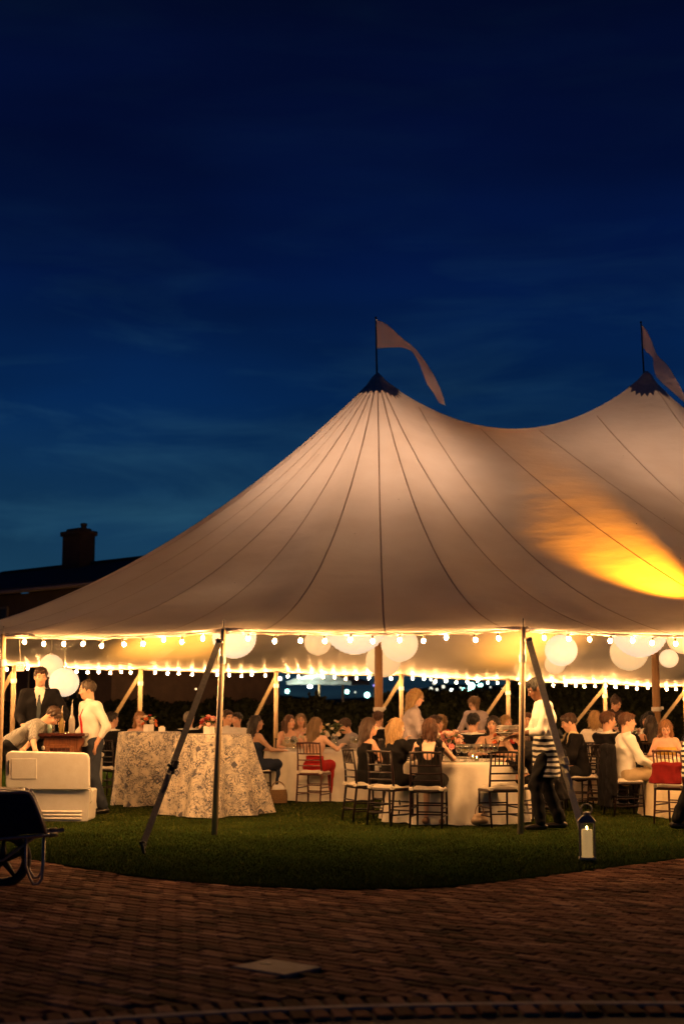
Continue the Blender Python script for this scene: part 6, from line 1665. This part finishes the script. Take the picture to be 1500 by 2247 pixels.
hung(2.52, 18.35, -62, 'black wrap hung over the chair behind the waiter', m_suit, .93, .30, .17, 'wrap', 'wrap')
hung(4.22, 18.30, 38, 'red wrap hung over the back of the red-brown chair', cloth('deep_red_wrap', (.20, .010, .009), .7), .76, .50, .17, 'wrap', 'wrap')
# basket bag by the chair, sandals under the empty one
t = empty('basket_bag', (-.97, 22.0, .03), .4, 'brown wicker bag with white cloth on the grass', 'bag')
m_wick = mat('wicker', (.30, .18, .08), (.16, .09, .04), 60, .7, .6, 90)
for k_ in range(7):
    q = MB(); rr = .125 + .012 * math.sin(k_ * .6); q.tube([(rr * math.cos(a_), rr * .75 * math.sin(a_), .02 + .028 * k_) for a_ in np.linspace(0, 6.2832, 21)], .016, 6); q.build('weave_band', m_wick, t, True)
q = MB(); q.lathe([(.12, .01), (.12, .016)], 16); q.build('base', m_wick, t)
q = MB(); q.tube([(.11 * math.cos(a_), 0, .2 + .12 * math.sin(a_)) for a_ in np.linspace(.1, 3.04, 12)], .009, 6); q.build('handle', m_wick, t, True)
sdf_obj('white_cloth', [ell((0, 0, .21), (.10, .08, .06)), ell((.04, .02, .235), (.06, .05, .05))], m_napkin, t, .012, (), .006)
t = empty('handbag', (1.70, 17.95, .03), .3, 'small pale handbag on the grass under the empty chair', 'bag')
sdf_obj('pouch', [cap((-.06, 0, .06), (.06, 0, .06), .05, None, None, 1, .02), ell((0, 0, .11), (.09, .04, .04))], mat('pale_leather', (.48, .34, .22), (.38, .26, .16), 9, .5, .2), t, .010, (), .003)
q = MB(); q.tube([(.06 * math.cos(a_), 0, .13 + .12 * math.sin(a_)) for a_ in np.linspace(.1, 3.04, 12)], .006, 6); q.build('handle', m_wick, t, True)

# ---- flowers, candles and glasses
flowers(C1[0] - .0, C1[1] - .14, .03 + HT, 'white box of orange and white flowers on the rear patterned table', ['orange', 'white', 'red', 'white'], .10, .20, 11, 12, 'box', .042, 1, .7)
t = empty('candle_box', (C1[0] + .21, C1[1] - .22, .03 + HT), .1, 'small white square candle holder on the rear patterned table', 'candle holder'); q = MB(); q.bbox((0, 0, .035), (.10, .10, .07), .004); q.build('box', m_china, t); q = MB(); q.lathe([(.03, .07), (.03, .085), (0, .087)], 10); q.build('wax', m_candle_wax, t)
flowers(C2[0] - .04, C2[1] - .22, .03 + HT, 'white box of pink and red roses on the front patterned table', ['pink', 'red', 'pink', 'blush'], .11, .21, 13, 12, 'box', .045, 2, .7)
flowers(T1[0] - .10, T1[1] + .05, ZT, 'tall glass vase of blush roses on the front table', ['blush', 'pink', 'white', 'blush', 'orange'], .20, .30, 20, 22, 'glass', .060, 3)
flowers(T1[0] + .75, T1[1] + .95, ZT + .02, 'red and orange flowers behind the thin-strapped woman', ['red', 'orange', 'white', 'yellow'], .18, .30, 16, 22, 'glass', .05, 4)
flowers(T2[0] - .10, T2[1] + .05, ZT, 'white and yellow flowers on the red-dress table', ['white', 'yellow', 'white', 'blush'], .22, .34, 22, 24, 'glass', .055, 5)
flowers(T2[0] + .22, T2[1] + .30, ZT, 'loose greenery and white flowers at the back of the red-dress table', ['white', 'white', 'blush'], .16, .40, 10, 26, 'glass', .04, 6)
flowers(T6[0] - .12, T6[1] - .1, ZT, 'airy white flowers behind the bright candle', ['white', 'white', 'blush', 'yellow'], .26, .36, 26, 40, 'glass', .045, 7)
flowers(T4[0] + .05, T4[1] + .05, ZT, 'orange and white flowers on the middle table', ['orange', 'white', 'red', 'yellow'], .22, .30, 20, 24, 'glass', .05, 8)
flowers(T7[0], T7[1], ZT, 'pale flowers on the far table behind the waitress in glasses', ['white', 'blush'], .22, .30, 16, 18, 'glass', .05, 9)
flowers(T5[0] + .2, T5[1] - .2, ZT, 'white flowers on the far table behind the patterned tables', ['white', 'yellow'], .22, .32, 16, 18, 'glass', .05, 10)
def cake_stand(x, y, label):
    t = empty('cake_stand', (x, y, ZT), 0, label, 'cake stand'); q = MB(); q.lathe([(.09, 0), (.085, .01), (.02, .02), (.018, .22), (.04, .235), (.16, .24), (.165, .25), (0, .252)], 20); q.build('stand', m_china, t, True)
    for k_ in range(7):
        q = MB(); q.sphere((0, 0, 0), (.03, .03, .022), 8, 6); q.build('pastry', mat('pastry', (.62, .42, .2), (.5, .3, .12), 12, .7), t, True, (.09 * math.cos(k_), .09 * math.sin(k_), .27))
cake_stand(1.62, 21.65, 'raised white cake stand with pastries on the middle table'); cake_stand(T7[0] + .4, T7[1] - .4, 'raised white cake stand on the far table')
rs = random.Random(5)
fg = [(1.50, 18.55, None), (1.60, 18.62, 'w'), (1.71, 18.50, None), (1.80, 18.60, 'w'), (1.90, 18.55, 'r'), (1.66, 18.42, None), (1.56, 18.38, 'w'), (1.98, 18.68, None), (1.84, 18.43, 'r')]
for k_, (gx, gy, fl) in enumerate(fg): glass(gx, gy, {None: 'empty clear wine glass near the edge of the front table', 'w': 'glass of white wine near the edge of the front table', 'r': 'glass of red wine near the edge of the front table'}[fl], fl, 1.15)
where = ['the red-dress table', 'the cream-clothed right table', 'the middle table', 'the candle table', 'the far table behind the patterned tables', 'the far table behind the waitress in glasses']
for ti, (TT, wh) in enumerate(zip((T2, T3, T4, T6, T5, T7), where)):
    for k_ in range(7):
        a_ = rs.random() * 6.283; r_ = rs.uniform(.38, .68); fl = rs.choice([None, 'w', 'w'])
        glass(TT[0] + r_ * math.cos(a_), TT[1] + r_ * math.sin(a_), ('clear empty wine glass on ' if fl is None else 'glass of white wine on ') + wh, fl, 1.1)
for TT, wh in zip((T1, T2, T3, T4, T6), ('the front table', *where[:4])):
    for k_ in range(6):
        a_ = k_ * 1.047 + .3; plate(TT[0] + .66 * math.cos(a_), TT[1] + .66 * math.sin(a_), 'white dinner plate laid on ' + wh)
        if k_ % 2: napkin(TT[0] + .70 * math.cos(a_ + .42), TT[1] + .70 * math.sin(a_ + .42), 'crumpled white napkin on ' + wh, ZT, 1.0, k_ + 1)
    for k_ in range(4):
        a_ = k_ * 1.571 + .8; votive(TT[0] + .34 * math.cos(a_), TT[1] + .34 * math.sin(a_), 'small glass votive candle on ' + wh)
